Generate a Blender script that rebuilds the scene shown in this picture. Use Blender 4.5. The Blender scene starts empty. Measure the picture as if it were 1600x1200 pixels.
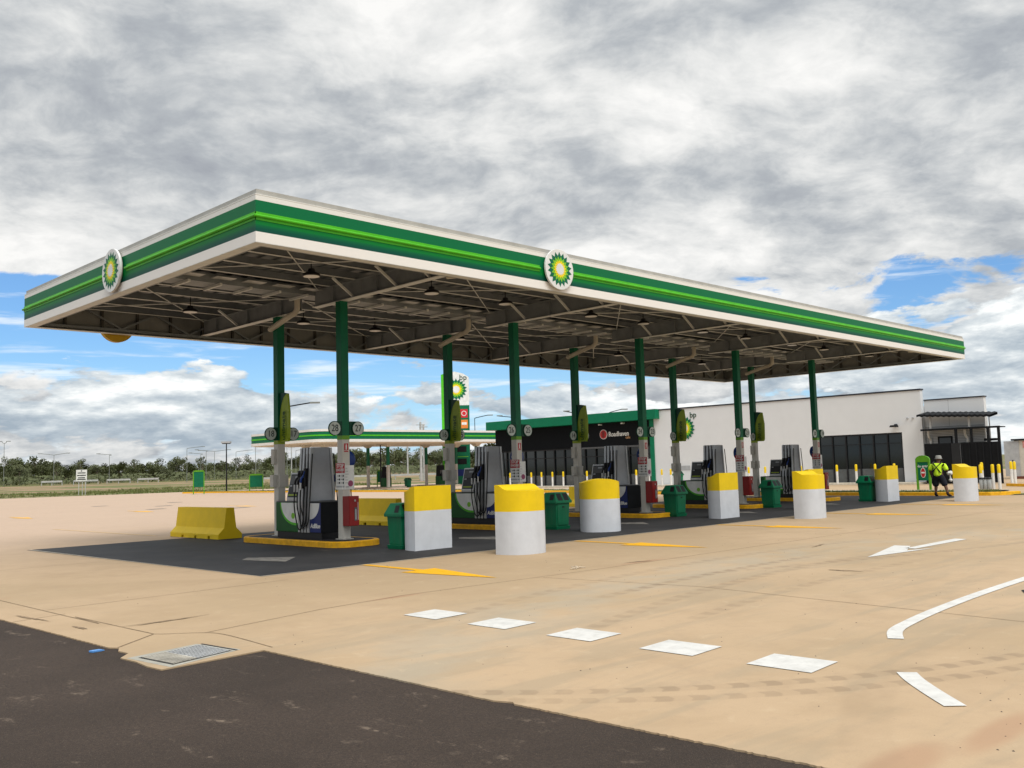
import bpy, bmesh, math, random
from math import radians as RD, pi, sin, cos
from mathutils import Vector, Matrix, noise as MN

# ------------------------------------------------------------------ camera
sc = bpy.context.scene
col = sc.collection
CX, CY, CZ = -8.4065, -14.6787, 1.73
YAW, PITCH, ROLL, FPX = 0.78473, 0.08928, -0.02926, 1472.14
fw = Vector((cos(PITCH)*cos(YAW), cos(PITCH)*sin(YAW), sin(PITCH)))
rt = Vector((sin(YAW), -cos(YAW), 0)); up = rt.cross(fw)
r2 = cos(ROLL)*rt + sin(ROLL)*up; u2 = -sin(ROLL)*rt + cos(ROLL)*up
cam_d = bpy.data.cameras.new('camera'); cam = bpy.data.objects.new('camera', cam_d); col.objects.link(cam)
M4 = Matrix((r2, u2, -fw)).transposed().to_4x4(); M4.translation = Vector((CX, CY, CZ)); cam.matrix_world = M4
cam_d.sensor_width = 36.0; cam_d.lens = FPX/1600*36.0; cam_d.clip_end = 6000; cam_d.clip_start = .05
sc.camera = cam

# ------------------------------------------------------------------ view + sun + sky
sc.view_settings.view_transform = 'Standard'; sc.view_settings.look = 'None'
sc.view_settings.exposure = 0.36; sc.view_settings.gamma = 1.0
SUN_EL, SUN_AZ = RD(56), RD(249)      # direction towards the sun, azimuth counted from +X to +Y
sun_d = bpy.data.lights.new('sun', 'SUN'); sun_d.energy = 1.5; sun_d.angle = RD(30); sun_d.color = (1, .96, .89)
sun = bpy.data.objects.new('sun', sun_d); col.objects.link(sun)
sv = Vector((cos(SUN_EL)*cos(SUN_AZ), cos(SUN_EL)*sin(SUN_AZ), sin(SUN_EL)))
sun.rotation_euler = (-sv).to_track_quat('-Z', 'Y').to_euler(); sun.location = (0, 0, 60)

W = bpy.data.worlds.new('World'); sc.world = W; W.use_nodes = True
W.cycles.sampling_method = 'MANUAL'; W.cycles.sample_map_resolution = 512
NT = W.node_tree; NT.nodes.clear()

class NG:
    """tiny node helper: every method returns an output socket"""
    def __init__(s, nt): s.nt = nt
    def n(s, t, **k):
        nd = s.nt.nodes.new(t)
        for a, b in k.items(): setattr(nd, a, b)
        return nd
    def put(s, sock, v):
        if hasattr(v, 'is_linked') or isinstance(v, bpy.types.NodeSocket): s.nt.links.new(v, sock)
        else: sock.default_value = v
    def m(s, op, a, b=0.0, c=0.0, clamp=False):
        nd = s.n('ShaderNodeMath', operation=op, use_clamp=clamp)
        s.put(nd.inputs[0], a); s.put(nd.inputs[1], b); s.put(nd.inputs[2], c)
        return nd.outputs[0]
    def vm(s, op, a, b=(0, 0, 0)):
        nd = s.n('ShaderNodeVectorMath', operation=op); s.put(nd.inputs[0], a); s.put(nd.inputs[1], b)
        return nd.outputs['Value'] if op in ('LENGTH', 'DOT_PRODUCT', 'DISTANCE') else nd.outputs['Vector']
    def noise(s, vec, scale, detail=6, rough=.55, dist=0.0):
        nd = s.n('ShaderNodeTexNoise'); s.put(nd.inputs['Vector'], vec)
        nd.inputs['Scale'].default_value = scale; nd.inputs['Detail'].default_value = detail
        nd.inputs['Roughness'].default_value = rough; nd.inputs['Distortion'].default_value = dist
        return nd.outputs['Fac']
    def ss(s, v, lo, hi):
        nd = s.n('ShaderNodeMapRange', interpolation_type='SMOOTHSTEP'); s.put(nd.inputs[0], v)
        s.put(nd.inputs[1], lo); s.put(nd.inputs[2], hi)
        return nd.outputs[0]
    def mr(s, v, a, b, c, d):
        nd = s.n('ShaderNodeMapRange'); s.put(nd.inputs[0], v)
        for i, x in enumerate((a, b, c, d)): s.put(nd.inputs[i+1], x)
        return nd.outputs[0]
    def mix(s, f, a, b, mode='MIX'):
        nd = s.n('ShaderNodeMix', data_type='RGBA', blend_type=mode)
        s.put(nd.inputs['Factor'], f); s.put(nd.inputs[6], a); s.put(nd.inputs[7], b)
        return nd.outputs[2]
    def ramp(s, v, stops, interp='LINEAR'):
        nd = s.n('ShaderNodeValToRGB'); s.put(nd.inputs[0], v); cr = nd.color_ramp; cr.interpolation = interp
        while len(cr.elements) < len(stops): cr.elements.new(.5)
        for e, (p, c) in zip(cr.elements, stops): e.position = p; e.color = (*c, 1)
        return nd.outputs[0]
    def sep(s, v):
        nd = s.n('ShaderNodeSeparateXYZ'); s.put(nd.inputs[0], v); return nd.outputs
    def comb(s, x, y, z):
        nd = s.n('ShaderNodeCombineXYZ')
        for i, v in enumerate((x, y, z)): s.put(nd.inputs[i], v)
        return nd.outputs[0]

def build_sky():
    g = NG(NT)
    d = g.n('ShaderNodeTexCoord').outputs['Generated']
    dn = g.vm('NORMALIZE', d); x, y, z = g.sep(dn)
    el = g.m('MULTIPLY', g.m('ARCSINE', z), 180/pi)                       # elevation in degrees
    az = g.m('MULTIPLY', g.m('ARCTAN2', y, x), 180/pi)                    # azimuth: 45 = picture centre, more = left
    def blob(a0, e0, ra, re, amp):
        q = g.m('ADD', g.m('POWER', g.m('ABSOLUTE', g.m('DIVIDE', g.m('SUBTRACT', az, a0), ra)), 2.0),
                g.m('POWER', g.m('ABSOLUTE', g.m('DIVIDE', g.m('SUBTRACT', el, e0), re)), 2.0))
        return g.m('MULTIPLY', g.m('EXPONENT', g.m('MULTIPLY', q, -1.0)), amp)
    def blobs(v, L):
        for b in L: v = g.m('ADD', v, blob(*b))
        return v
    zz = g.m('ADD', g.m('MAXIMUM', z, 0.0), .30)
    U = g.m('DIVIDE', g.m('ADD', x, y), zz); V = g.m('DIVIDE', g.m('SUBTRACT', x, y), zz)   # a flat cloud deck seen in perspective
    P = g.comb(g.m('MULTIPLY', V, .9), U, 0.0)
    warp = g.vm('MULTIPLY', g.vm('SUBTRACT', g.comb(g.noise(g.vm('ADD', P, (5, 1, 3)), 2.0, 3, .5), g.noise(g.vm('ADD', P, (9, 4, 7)), 2.0, 3, .5), 0.0), (.5, .5, 0)), (.22, .22, 0))
    PW_ = g.vm('ADD', P, warp)
    # ---- high overcast deck: soft lumps in three sizes
    n1 = g.noise(g.vm('ADD', PW_, (3.1, 7.7, 0)), 1.5, 3, .5)
    n2 = g.noise(g.vm('ADD', PW_, (11.0, 2.0, 4.0)), 4.2, 5, .55)
    n3 = g.noise(g.vm('ADD', PW_, (1.0, 5.0, 9.0)), 10.0, 6, .62)
    t = g.m('ADD', g.m('ADD', g.m('MULTIPLY', n1, .34), g.m('MULTIPLY', n2, .40)), g.m('MULTIPLY', n3, .26))
    tone = blobs(t, SKY_TONE)
    deck = g.ramp(tone, [(.33, (.255, .272, .31)), (.44, (.365, .388, .412)), (.495, (.475, .492, .503)), (.555, (.61, .617, .613)), (.645, (.76, .755, .74))])
    # ---- blue gaps low down, where the deck breaks
    S = g.comb(g.m('MULTIPLY', az, .055), g.m('MULTIPLY', el, .150), 0.0)
    k1 = g.noise(g.vm('ADD', S, (4.3, 1.7, 0)), 1.7, 7, .60, .5)
    gapm = g.ss(g.m('SUBTRACT', blobs(g.m('MULTIPLY', k1, .95), SKY_GAP), g.m('MULTIPLY', g.ss(el, 10.5, 15.0), .8)), .50, .57)
    # ---- cumulus heaps in front of the blue
    k2 = g.noise(g.vm('ADD', S, (9.3, 3.1, 2)), 1.7, 9, .58, .1)
    cumm = g.ss(g.m('SUBTRACT', blobs(k2, SKY_CUM), g.m('MULTIPLY', g.ss(el, 8.0, 13.0), .8)), .52, .555)
    k3 = g.noise(g.vm('ADD', S, (9.3, 3.19, 2)), 1.7, 9, .58, .1)       # the same heaps sampled a little higher: lit tops, grey bases
    k4 = g.noise(g.comb(g.m('MULTIPLY', az, .09), g.m('MULTIPLY', el, .30), 3.0), 1.8, 6, .6, .4)
    lit = g.m('ADD', g.m('MULTIPLY', g.m('SUBTRACT', k2, k3), 3.2), g.m('ADD', .50, g.m('MULTIPLY', g.m('SUBTRACT', k4, .5), 1.7)))
    cumc = g.ramp(lit, [(.15, (.30, .36, .42)), (.40, (.42, .475, .52)), (.60, (.56, .605, .63)), (.88, (.83, .845, .835))])
    sky = g.n('ShaderNodeTexSky', sky_type='NISHITA', sun_disc=False, sun_elevation=SUN_EL, sun_rotation=pi/2-SUN_AZ)
    sky.air_density = 1.0; sky.dust_density = .6
    blue = g.vm('MULTIPLY', sky.outputs[0], (.058, .084, .112))
    blue = g.mix(g.m('MULTIPLY', g.ss(el, 8.0, 0.0), .8), blue, (.40, .62, .80, 1))
    wisp = g.ss(g.noise(g.comb(g.m('MULTIPLY', az, .05), g.m('MULTIPLY', el, .55), 0.0), 2.0, 6, .6, .3), .50, .72)
    blue = g.mix(g.m('MULTIPLY', wisp, .75), blue, (.74, .79, .82, 1))
    c = g.mix(gapm, deck, blue)
    c = g.mix(cumm, c, cumc)
    # cloud brightness added overhead and round the hidden sun, unseen, to light the ground
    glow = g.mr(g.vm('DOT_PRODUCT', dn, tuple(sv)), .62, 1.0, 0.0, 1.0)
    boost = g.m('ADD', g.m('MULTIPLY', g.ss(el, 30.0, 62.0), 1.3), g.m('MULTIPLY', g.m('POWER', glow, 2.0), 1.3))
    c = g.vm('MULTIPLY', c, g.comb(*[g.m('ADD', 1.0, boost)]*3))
    c = g.mix(g.ss(el, -1.0, -3.0), c, (.30, .26, .21, 1))
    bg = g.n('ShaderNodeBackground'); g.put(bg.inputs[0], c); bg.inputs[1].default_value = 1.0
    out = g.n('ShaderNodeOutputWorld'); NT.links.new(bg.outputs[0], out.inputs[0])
# (azimuth, elevation, radius az, radius el, amount); azimuth 72 = left edge, 17 = right edge
SKY_TONE = [(53, 27, 7, 4, .10), (70, 15, 9, 6, .05), (73, 10.5, 10, 3, .12), (60, 20, 6, 2.5, -.03), (52, 18.3, 9, 1.6, -.065), (60, 17.5, 6, 1.2, -.04), (35, 16.3, 7, 1.6, -.055), (27, 26, 9, 3, -.06), (19, 24, 6, 3, -.05),
            (28, 19, 9, 2.5, .03), (40, 22, 8, 3, .02), (33, 12, 8, 2.2, .10), (24, 14.5, 8, 2, -.01), (45, 11.5, 10, 2.5, .05), (68, 24, 6, 3, .02)]
SKY_GAP = [(45, -2, 90, 8.5, -.04), (73, 9.3, 7, 1.5, .34), (66, 7.2, 8, 2.0, .24), (55, 6.2, 8, 3.2, .26), (43, 6.5, 9, 2.6, .26), (21.5, 9.3, 4.5, 1.6, .045), (18, 7.0, 3, 1.6, .09), (29, 9.6, 2.2, .7, .03),
           (27, 8.6, 3.5, 2.2, -.14)]
SKY_CUM = [(45, -.5, 90, 4.0, .16), (66, 5.3, 6, 2.2, .13), (50.5, 5.0, 3.5, 1.6, .11), (41, 3.7, 5, 2.2, .12), (28.5, 7.0, 5, 3.6, .17), (18, 5.5, 5, 2, .12), (56, 6.8, 3.0, 2.0, -.12), (73, 8.5, 6, 2.0, -.14), (45, 7.2, 6, 1.5, -.09)]
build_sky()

# ------------------------------------------------------------------ materials
_m = {}
def mat(name, color, rough=.6, metal=0.0, var=.06, vscale=3.0, bump=0.0, bscale=40.0, dirt=0.0, emit=0.0, spec=.3):
    if name in _m: return _m[name]
    m = bpy.data.materials.new(name); m.use_nodes = True; nt = m.node_tree; g = NG(nt)
    b = nt.nodes['Principled BSDF']; b.inputs['Roughness'].default_value = rough; b.inputs['Metallic'].default_value = metal
    b.inputs['Specular IOR Level'].default_value = spec
    pos = g.n('ShaderNodeNewGeometry').outputs['Position']
    c = (*color, 1)
    if var:
        f = g.noise(pos, vscale, 5, .6)
        lo = tuple(max(0, v*(1-var*2.2)) for v in color) + (1,); hi = tuple(min(1, v*(1+var*2.0)) for v in color) + (1,)
        c = g.mix(g.mr(f, .3, .7, 0, 1), lo, hi)
    if dirt:
        px, py, pz = g.sep(pos)
        st = g.noise(g.comb(g.m('MULTIPLY', px, 9.0), g.m('MULTIPLY', py, 9.0), g.m('MULTIPLY', pz, .8)), 1.0, 5, .6)
        c = g.mix(g.m('MULTIPLY', g.ss(st, .48, .75), dirt), c, (.16, .13, .10, 1))
    g.put(b.inputs['Base Color'], c)
    if emit:
        g.put(b.inputs['Emission Color'], c); b.inputs['Emission Strength'].default_value = emit
    if bump:
        bp = g.n('ShaderNodeBump'); bp.inputs['Strength'].default_value = bump; bp.inputs['Distance'].default_value = .01
        g.put(bp.inputs['Height'], g.noise(pos, bscale, 4, .6)); nt.links.new(bp.outputs[0], b.inputs['Normal'])
    _m[name] = m; return m

GREEN = mat('green_paint', (.0, .125, .058), .45, spec=.25, var=.05, dirt=.05)
GREEN2 = mat('green_plastic', (.0, .14, .06), .45, var=.07, bump=.1, bscale=25, dirt=.10)
DGREEN = mat('dark_green_paint', (.0, .050, .026), .45, spec=.25)
LIME = mat('lime_paint', (.075, .45, .012), .4, spec=.3)
LIME3 = mat('frame_lime', (.10, .30, .012), .45, spec=.3)
LIME2 = mat('olive_lime_paint', (.27, .37, .02), .45, spec=.3)
WHITE = mat('white_paint', (.74, .72, .68), .45, var=.025, dirt=.07)
BWALL = mat('white_render', (.68, .69, .70), .75, var=.012, vscale=.8)
COLW = mat('column_white', (.56, .54, .49), .5, var=.03, dirt=.10)
GREYC = mat('grey_flashing', (.40, .39, .355), .5, var=.05, dirt=.10)
STEEL = mat('grey_steel', (.24, .26, .275), .5, .12, var=.08, dirt=.10)
STEELL = mat('pale_steel', (.70, .71, .69), .5, .1, var=.05)
DECK = mat('roof_deck_steel', (.165, .18, .195), .5, .1, var=.08)
GALV = mat('galvanised', (.50, .50, .49), .4, .3, var=.08)
PIPE = mat('beige_pipe', (.60, .55, .46), .45)
YEL = mat('yellow_paint', (.76, .53, .003), .55, var=.03, bump=.1, bscale=30, dirt=.05)
YELK = mat('kerb_yellow', (.72, .37, .006), .6, var=.10, vscale=6, dirt=.18, bump=.2)
BLKW = mat('block_white', (.58, .60, .635), .6, var=.03, bump=.15, bscale=30, dirt=.05)
BLACK = mat('black_plastic', (.008, .008, .010), .45, spec=.3)
RUB = mat('black_rubber', (.008, .008, .009), .5)
CHAR = mat('charcoal', (.011, .012, .014), .6, spec=.12)
GREY = mat('pump_grey', (.36, .375, .40), .42, .1, var=.05)
RIB = mat('pump_rib_silver', (.40, .41, .42), .35, .5, var=.05)
DGREYB = mat('stud_steel', (.10, .093, .08), .6)
DGREY = mat('dark_grey', (.085, .088, .092), .45)
BLUE = mat('blue_panel', (.006, .018, .13), .35)
BLUE2 = mat('blue_reel', (.006, .035, .20), .35)
RED = mat('red_cabinet', (.24, .012, .012), .4, dirt=.06)
REDS = mat('red_sign', (.42, .015, .025), .4)
SIGNW = mat('sign_white', (.72, .72, .70), .4)
SIGNG = mat('sign_grey', (.38, .39, .40), .5)
DISC = mat('disc_pale', (.50, .56, .53), .45)
INK = mat('ink_black', (.012, .02, .018), .5)
EMY = mat('emblem_yellow', (.84, .63, .008), .4)
EMYG = mat('emblem_light_green', (.19, .50, .02), .4)
PURP = mat('sign_purple', (.28, .06, .13), .5)
ORNG = mat('sign_orange', (.72, .22, .04), .5)
GLASS = mat('dark_glass', (.008, .012, .013), .06, var=0, spec=.5)
GLASSL = mat('reflection_grey', (.075, .085, .09), .10, var=.1, spec=.7)  # greyer glass that carries the ground's reflection in its colour
LENS = mat('lamp_lens', (.75, .74, .70), .3)
NAVY = mat('navy_capping', (.015, .018, .03), .4)
BARK = mat('bark', (.16, .13, .10), .9, var=.15)
TWHITE = mat('marking_white', (.60, .585, .55), .65, var=.05, vscale=5, dirt=.22)
TYEL = mat('marking_yellow', (.80, .41, .005), .6, var=.06, vscale=9, dirt=.15)
SKIN = mat('skin', (.13, .065, .04), .6)
HIVIS = mat('hi_vis_yellow', (.60, .90, .03), .7, var=.05)
SHORTS = mat('navy_cloth', (.012, .013, .02), .85)
BOOT = mat('dark_boot', (.035, .018, .012), .8)
HAT = mat('grey_cloth', (.30, .30, .28), .85)
PALEBLUE = mat('blue_scrap', (.10, .28, .62), .4)

def fascia_mat():
    m = bpy.data.materials.new('fascia_bands'); m.use_nodes = True; g = NG(m.node_tree); b = m.node_tree.nodes['Principled BSDF']
    z = g.sep(g.n('ShaderNodeNewGeometry').outputs['Position'])[2]
    f = g.mr(z, 5.8545, 6.815, 0, 1)
    c = g.ramp(f, [(0, (.80, .765, .72)), (.189, (.80, .765, .72)), (.191, (.0, .065, .045)), (.25, (.0, .075, .045)), (.31, (.0, .13, .042)), (.345, (.0, .19, .03)),
                   (.46, (.0, .19, .03)), (.50, (.0, .142, .046)), (.783, (.0, .142, .046)), (.785, (.76, .74, .69)), (1, (.76, .74, .69))])
    g.put(b.inputs['Base Color'], c); b.inputs['Roughness'].default_value = .45; b.inputs['Specular IOR Level'].default_value = .2
    return m
FASCIA = fascia_mat()

def ground_mats():
    def base(name): 
        m = bpy.data.materials.new(name); m.use_nodes = True; g = NG(m.node_tree)
        return m, g, m.node_tree.nodes['Principled BSDF'], g.n('ShaderNodeNewGeometry').outputs['Position']
    # concrete
    m, g, b, p = base('concrete'); x, y, z = g.sep(p)
    flat = g.comb(x, y, 0.0)
    big = g.noise(flat, .16, 4, .55); mid = g.noise(flat, .9, 6, .62, .3); fine = g.noise(flat, 14.0, 4, .65); grain = g.noise(flat, 90.0, 3, .6)
    strk = g.noise(g.comb(g.m('MULTIPLY', x, .28), g.m('MULTIPLY', y, 1.6), 0.0), 1.1, 6, .62, .6)
    c = g.mix(g.ss(big, .38, .62), (.46, .325, .195, 1), (.395, .282, .163, 1))
    c = g.mix(g.m('MULTIPLY', g.ss(mid, .42, .72), .55), c, (.36, .248, .140, 1))
    # pinker and paler in the dry yard on the far left
    c = g.mix(g.m('MULTIPLY', g.ss(g.m('SUBTRACT', y, g.m('MULTIPLY', x, .25)), 2.0, 22.0), .75), c, (.49, .355, .265, 1))
    lane = g.m('MULTIPLY', g.ss(y, -4.6, -6.0), 1.0)
    c = g.mix(g.m('MULTIPLY', g.m('MULTIPLY', g.ss(strk, .46, .62), lane), .42), c, (.30, .238, .155, 1))
    # damp grey-green sweep across the near lane
    arc = g.m('ABSOLUTE', g.m('SUBTRACT', g.vm('LENGTH', g.vm('SUBTRACT', flat, (6.0, -26.0, 0))), 20.3))
    c = g.mix(g.m('MULTIPLY', g.m('MULTIPLY', g.ss(arc, 1.5, .1), g.ss(mid, .35, .6)), .36), c, (.38, .36, .29, 1))
    c = g.mix(g.m('MULTIPLY', g.ss(fine, .58, .76), .38), c, (.30, .22, .145, 1))
    m2 = g.noise(flat, 3.2, 7, .68, .4)
    c = g.mix(g.m('MULTIPLY', g.ss(m2, .50, .72), .30), c, (.33, .235, .15, 1)); c = g.mix(g.m('MULTIPLY', g.ss(m2, .44, .28), .30), c, (.54, .41, .265, 1))
    for bx, by, ba, bb in ((-3.0, -12.3, .5, .16), (-2.0, -12.5, .6, .12), (5.3, -4.2, .6, .12), (-.2, -4.1, .45, .09)):
        q = g.vm('LENGTH', g.comb(g.m('DIVIDE', g.m('SUBTRACT', g.m('ADD', x, g.m('MULTIPLY', g.m('SUBTRACT', mid, .5), .5)), bx), ba), g.m('DIVIDE', g.m('SUBTRACT', y, by), bb), 0.0))
        c = g.mix(g.m('MULTIPLY', g.ss(q, 1.4, .5), .6), c, (.36, .20, .11, 1))
    rust = g.m('MULTIPLY', g.ss(g.noise(g.vm('ADD', flat, (40, 13, 0)), .45, 6, .65, .8), .66, .76), .35)
    c = g.mix(rust, c, (.40, .23, .13, 1))
    # tyre tracks: arcs with tread blocks
    for (cx, cy, r, w, freq, lo, hi, amt) in [(5.79, -41.47, 35.23, .12, 18, 1.50, 1.72, .6), (5.79, -41.47, 33.4, .12, 18, 1.48, 1.76, .35), (2.82, -4.50, 7.69, .10, 23, -2.75, -1.2, .6), (2.42, -5.2, 7.21, .10, 23, -2.7, -1.2, .5),
            (26.2, 49.7, 60.0, .14, 18, -1.96, -1.75, .45), (.74, -18.35, 7.25, .22, .1, 1.25, 2.25, .13), (6.0, -30.0, 23.0, .14, 18, 1.3, 1.95, .4), (6.0, -30.0, 24.9, .14, 18, 1.3, 1.95, .35)]:
        v = g.vm('SUBTRACT', flat, (cx, cy, 0)); vx, vy, _ = g.sep(v)
        dd = g.m('ABSOLUTE', g.m('SUBTRACT', g.vm('LENGTH', v), r)); an = g.m('ARCTAN2', vy, vx)
        tr = g.m('SINE', g.m('ADD', g.m('MULTIPLY', an, freq*r), g.m('MULTIPLY', dd, 9.0)))
        mk = g.m('MULTIPLY', g.ss(dd, w, w*.6), g.m('MULTIPLY', g.ss(an, lo, lo+.2*(hi-lo)), g.ss(an, hi, hi-.2*(hi-lo))))
        mk = g.m('MULTIPLY', mk, g.mr(g.ss(tr, -.2, .3), 0, 1, .3, 1.0))
        mk = g.m('MULTIPLY', mk, g.mr(mid, .3, .6, .35, 1.0))
        c = g.mix(g.m('MULTIPLY', mk, amt), c, (.21, .145, .085, 1))
    c = g.mix(g.mr(grain, .35, .65, 0, .16), c, (.25, .18, .12, 1))
    g.put(b.inputs['Base Color'], c); b.inputs['Roughness'].default_value = .82
    bp = g.n('ShaderNodeBump'); bp.inputs['Strength'].default_value = .18; bp.inputs['Distance'].default_value = .004
    g.put(bp.inputs['Height'], fine); m.node_tree.links.new(bp.outputs[0], b.inputs['Normal'])
    conc = m
    # brown-grey asphalt road
    m, g, b, p = base('asphalt'); x, y, z = g.sep(p)
    big = g.noise(p, .5, 5, .6, .4); fine = g.noise(p, 55.0, 3, .7); agg = g.noise(p, 160.0, 2, .6); sc_ = g.noise(g.comb(g.m('MULTIPLY', x, 2.2), g.m('MULTIPLY', y, .9), 0.0), 1.7, 7, .7, .5)
    c = g.mix(g.ss(big, .3, .7), (.038, .027, .020, 1), (.062, .044, .033, 1))
    c = g.mix(g.mr(fine, .38, .66, 0, .8), c, (.026, .020, .017, 1)); c = g.mix(g.m('MULTIPLY', g.ss(agg, .60, .70), .5), c, (.24, .19, .15, 1))
    c = g.mix(g.m('MULTIPLY', g.ss(g.noise(p, 26.0, 4, .75), .62, .74), .4), c, (.15, .115, .09, 1))
    c = g.mix(g.m('MULTIPLY', g.m('MULTIPLY', g.ss(sc_, .555, .70), g.ss(g.noise(p, 11.0, 5, .75), .46, .62)), .55), c, (.30, .23, .17, 1))
    g.put(b.inputs['Base Color'], c); b.inputs['Roughness'].default_value = .9; b.inputs['Specular IOR Level'].default_value = .2
    bp = g.n('ShaderNodeBump'); bp.inputs['Strength'].default_value = .5; bp.inputs['Distance'].default_value = .006
    g.put(bp.inputs['Height'], fine); m.node_tree.links.new(bp.outputs[0], b.inputs['Normal'])
    asph = m
    # dark apron under the canopy
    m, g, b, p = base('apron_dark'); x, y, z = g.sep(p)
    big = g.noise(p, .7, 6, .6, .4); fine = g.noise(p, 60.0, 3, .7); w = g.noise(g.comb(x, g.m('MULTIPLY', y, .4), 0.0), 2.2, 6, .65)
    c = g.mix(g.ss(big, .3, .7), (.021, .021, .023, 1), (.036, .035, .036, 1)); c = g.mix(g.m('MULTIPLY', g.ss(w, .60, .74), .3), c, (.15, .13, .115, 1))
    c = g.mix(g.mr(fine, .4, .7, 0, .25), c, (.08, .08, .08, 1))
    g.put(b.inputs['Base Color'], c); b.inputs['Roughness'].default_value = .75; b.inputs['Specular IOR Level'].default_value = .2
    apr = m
    # grassland
    m, g, b, p = base('field_ground'); x, y, z = g.sep(p)
    # distance along the view so that bands run across the picture
    s = g.m('MULTIPLY', g.m('ADD', x, y), .7071)
    st = g.noise(g.comb(g.m('MULTIPLY', g.m('SUBTRACT', x, y), .02), g.m('MULTIPLY', s, .16), 0.0), 1.0, 6, .6, .4)
    f = g.noise(p, .5, 6, .7); f2 = g.noise(p, 2.5, 4, .7)
    c = g.mix(g.ss(f, .35, .65), (.095, .115, .024, 1), (.17, .16, .045, 1))
    c = g.mix(g.m('MULTIPLY', g.ss(f2, .45, .7), .6), c, (.05, .062, .018, 1))
    rr_ = g.vm('LENGTH', g.vm('SUBTRACT', g.comb(x, y, 0.0), (CX, CY, 0.0)))
    band = g.m('MULTIPLY', g.ss(rr_, 148.0, 160.0), g.ss(rr_, 200.0, 185.0))
    c = g.mix(g.m('MULTIPLY', g.ss(g.m('ADD', st, g.m('MULTIPLY', band, .05)), .52, .60), .85), c, (.30, .19, .115, 1))
    g.put(b.inputs['Base Color'], c); b.inputs['Roughness'].default_value = .95
    fld = m
    def leafm(name, c1, c2, c3):
        m, g, b, p = base(name)
        f = g.noise(p, .55, 3, .6); f2 = g.noise(p, 2.2, 3, .6); oi = g.n('ShaderNodeObjectInfo').outputs['Random']
        c = g.mix(g.ss(f2, .35, .65), (*c1, 1), (*c2, 1)); c = g.mix(g.m('MULTIPLY', g.ss(f, .45, .7), .7), c, (*c3, 1))
        c = g.mix(g.mr(oi, 0, 1, 0, .35), c, (.085, .088, .035, 1))
        g.put(b.inputs['Base Color'], c); b.inputs['Roughness'].default_value = .7
        return m
    return conc, asph, apr, fld, leafm('leaves', (.044, .060, .014), (.088, .104, .028), (.060, .066, .022)), leafm('grass_blades', (.08, .12, .015), (.16, .19, .03), (.19, .17, .06))
CONC, ASPH, APRON, FIELD, LEAF, GRASS = ground_mats()
JOINT = mat('joint_dirt', (.235, .165, .10), .9, var=.2, vscale=8)
WETC = mat('pale_concrete', (.50, .45, .36), .8, var=.10, vscale=3, bump=.2)

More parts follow.
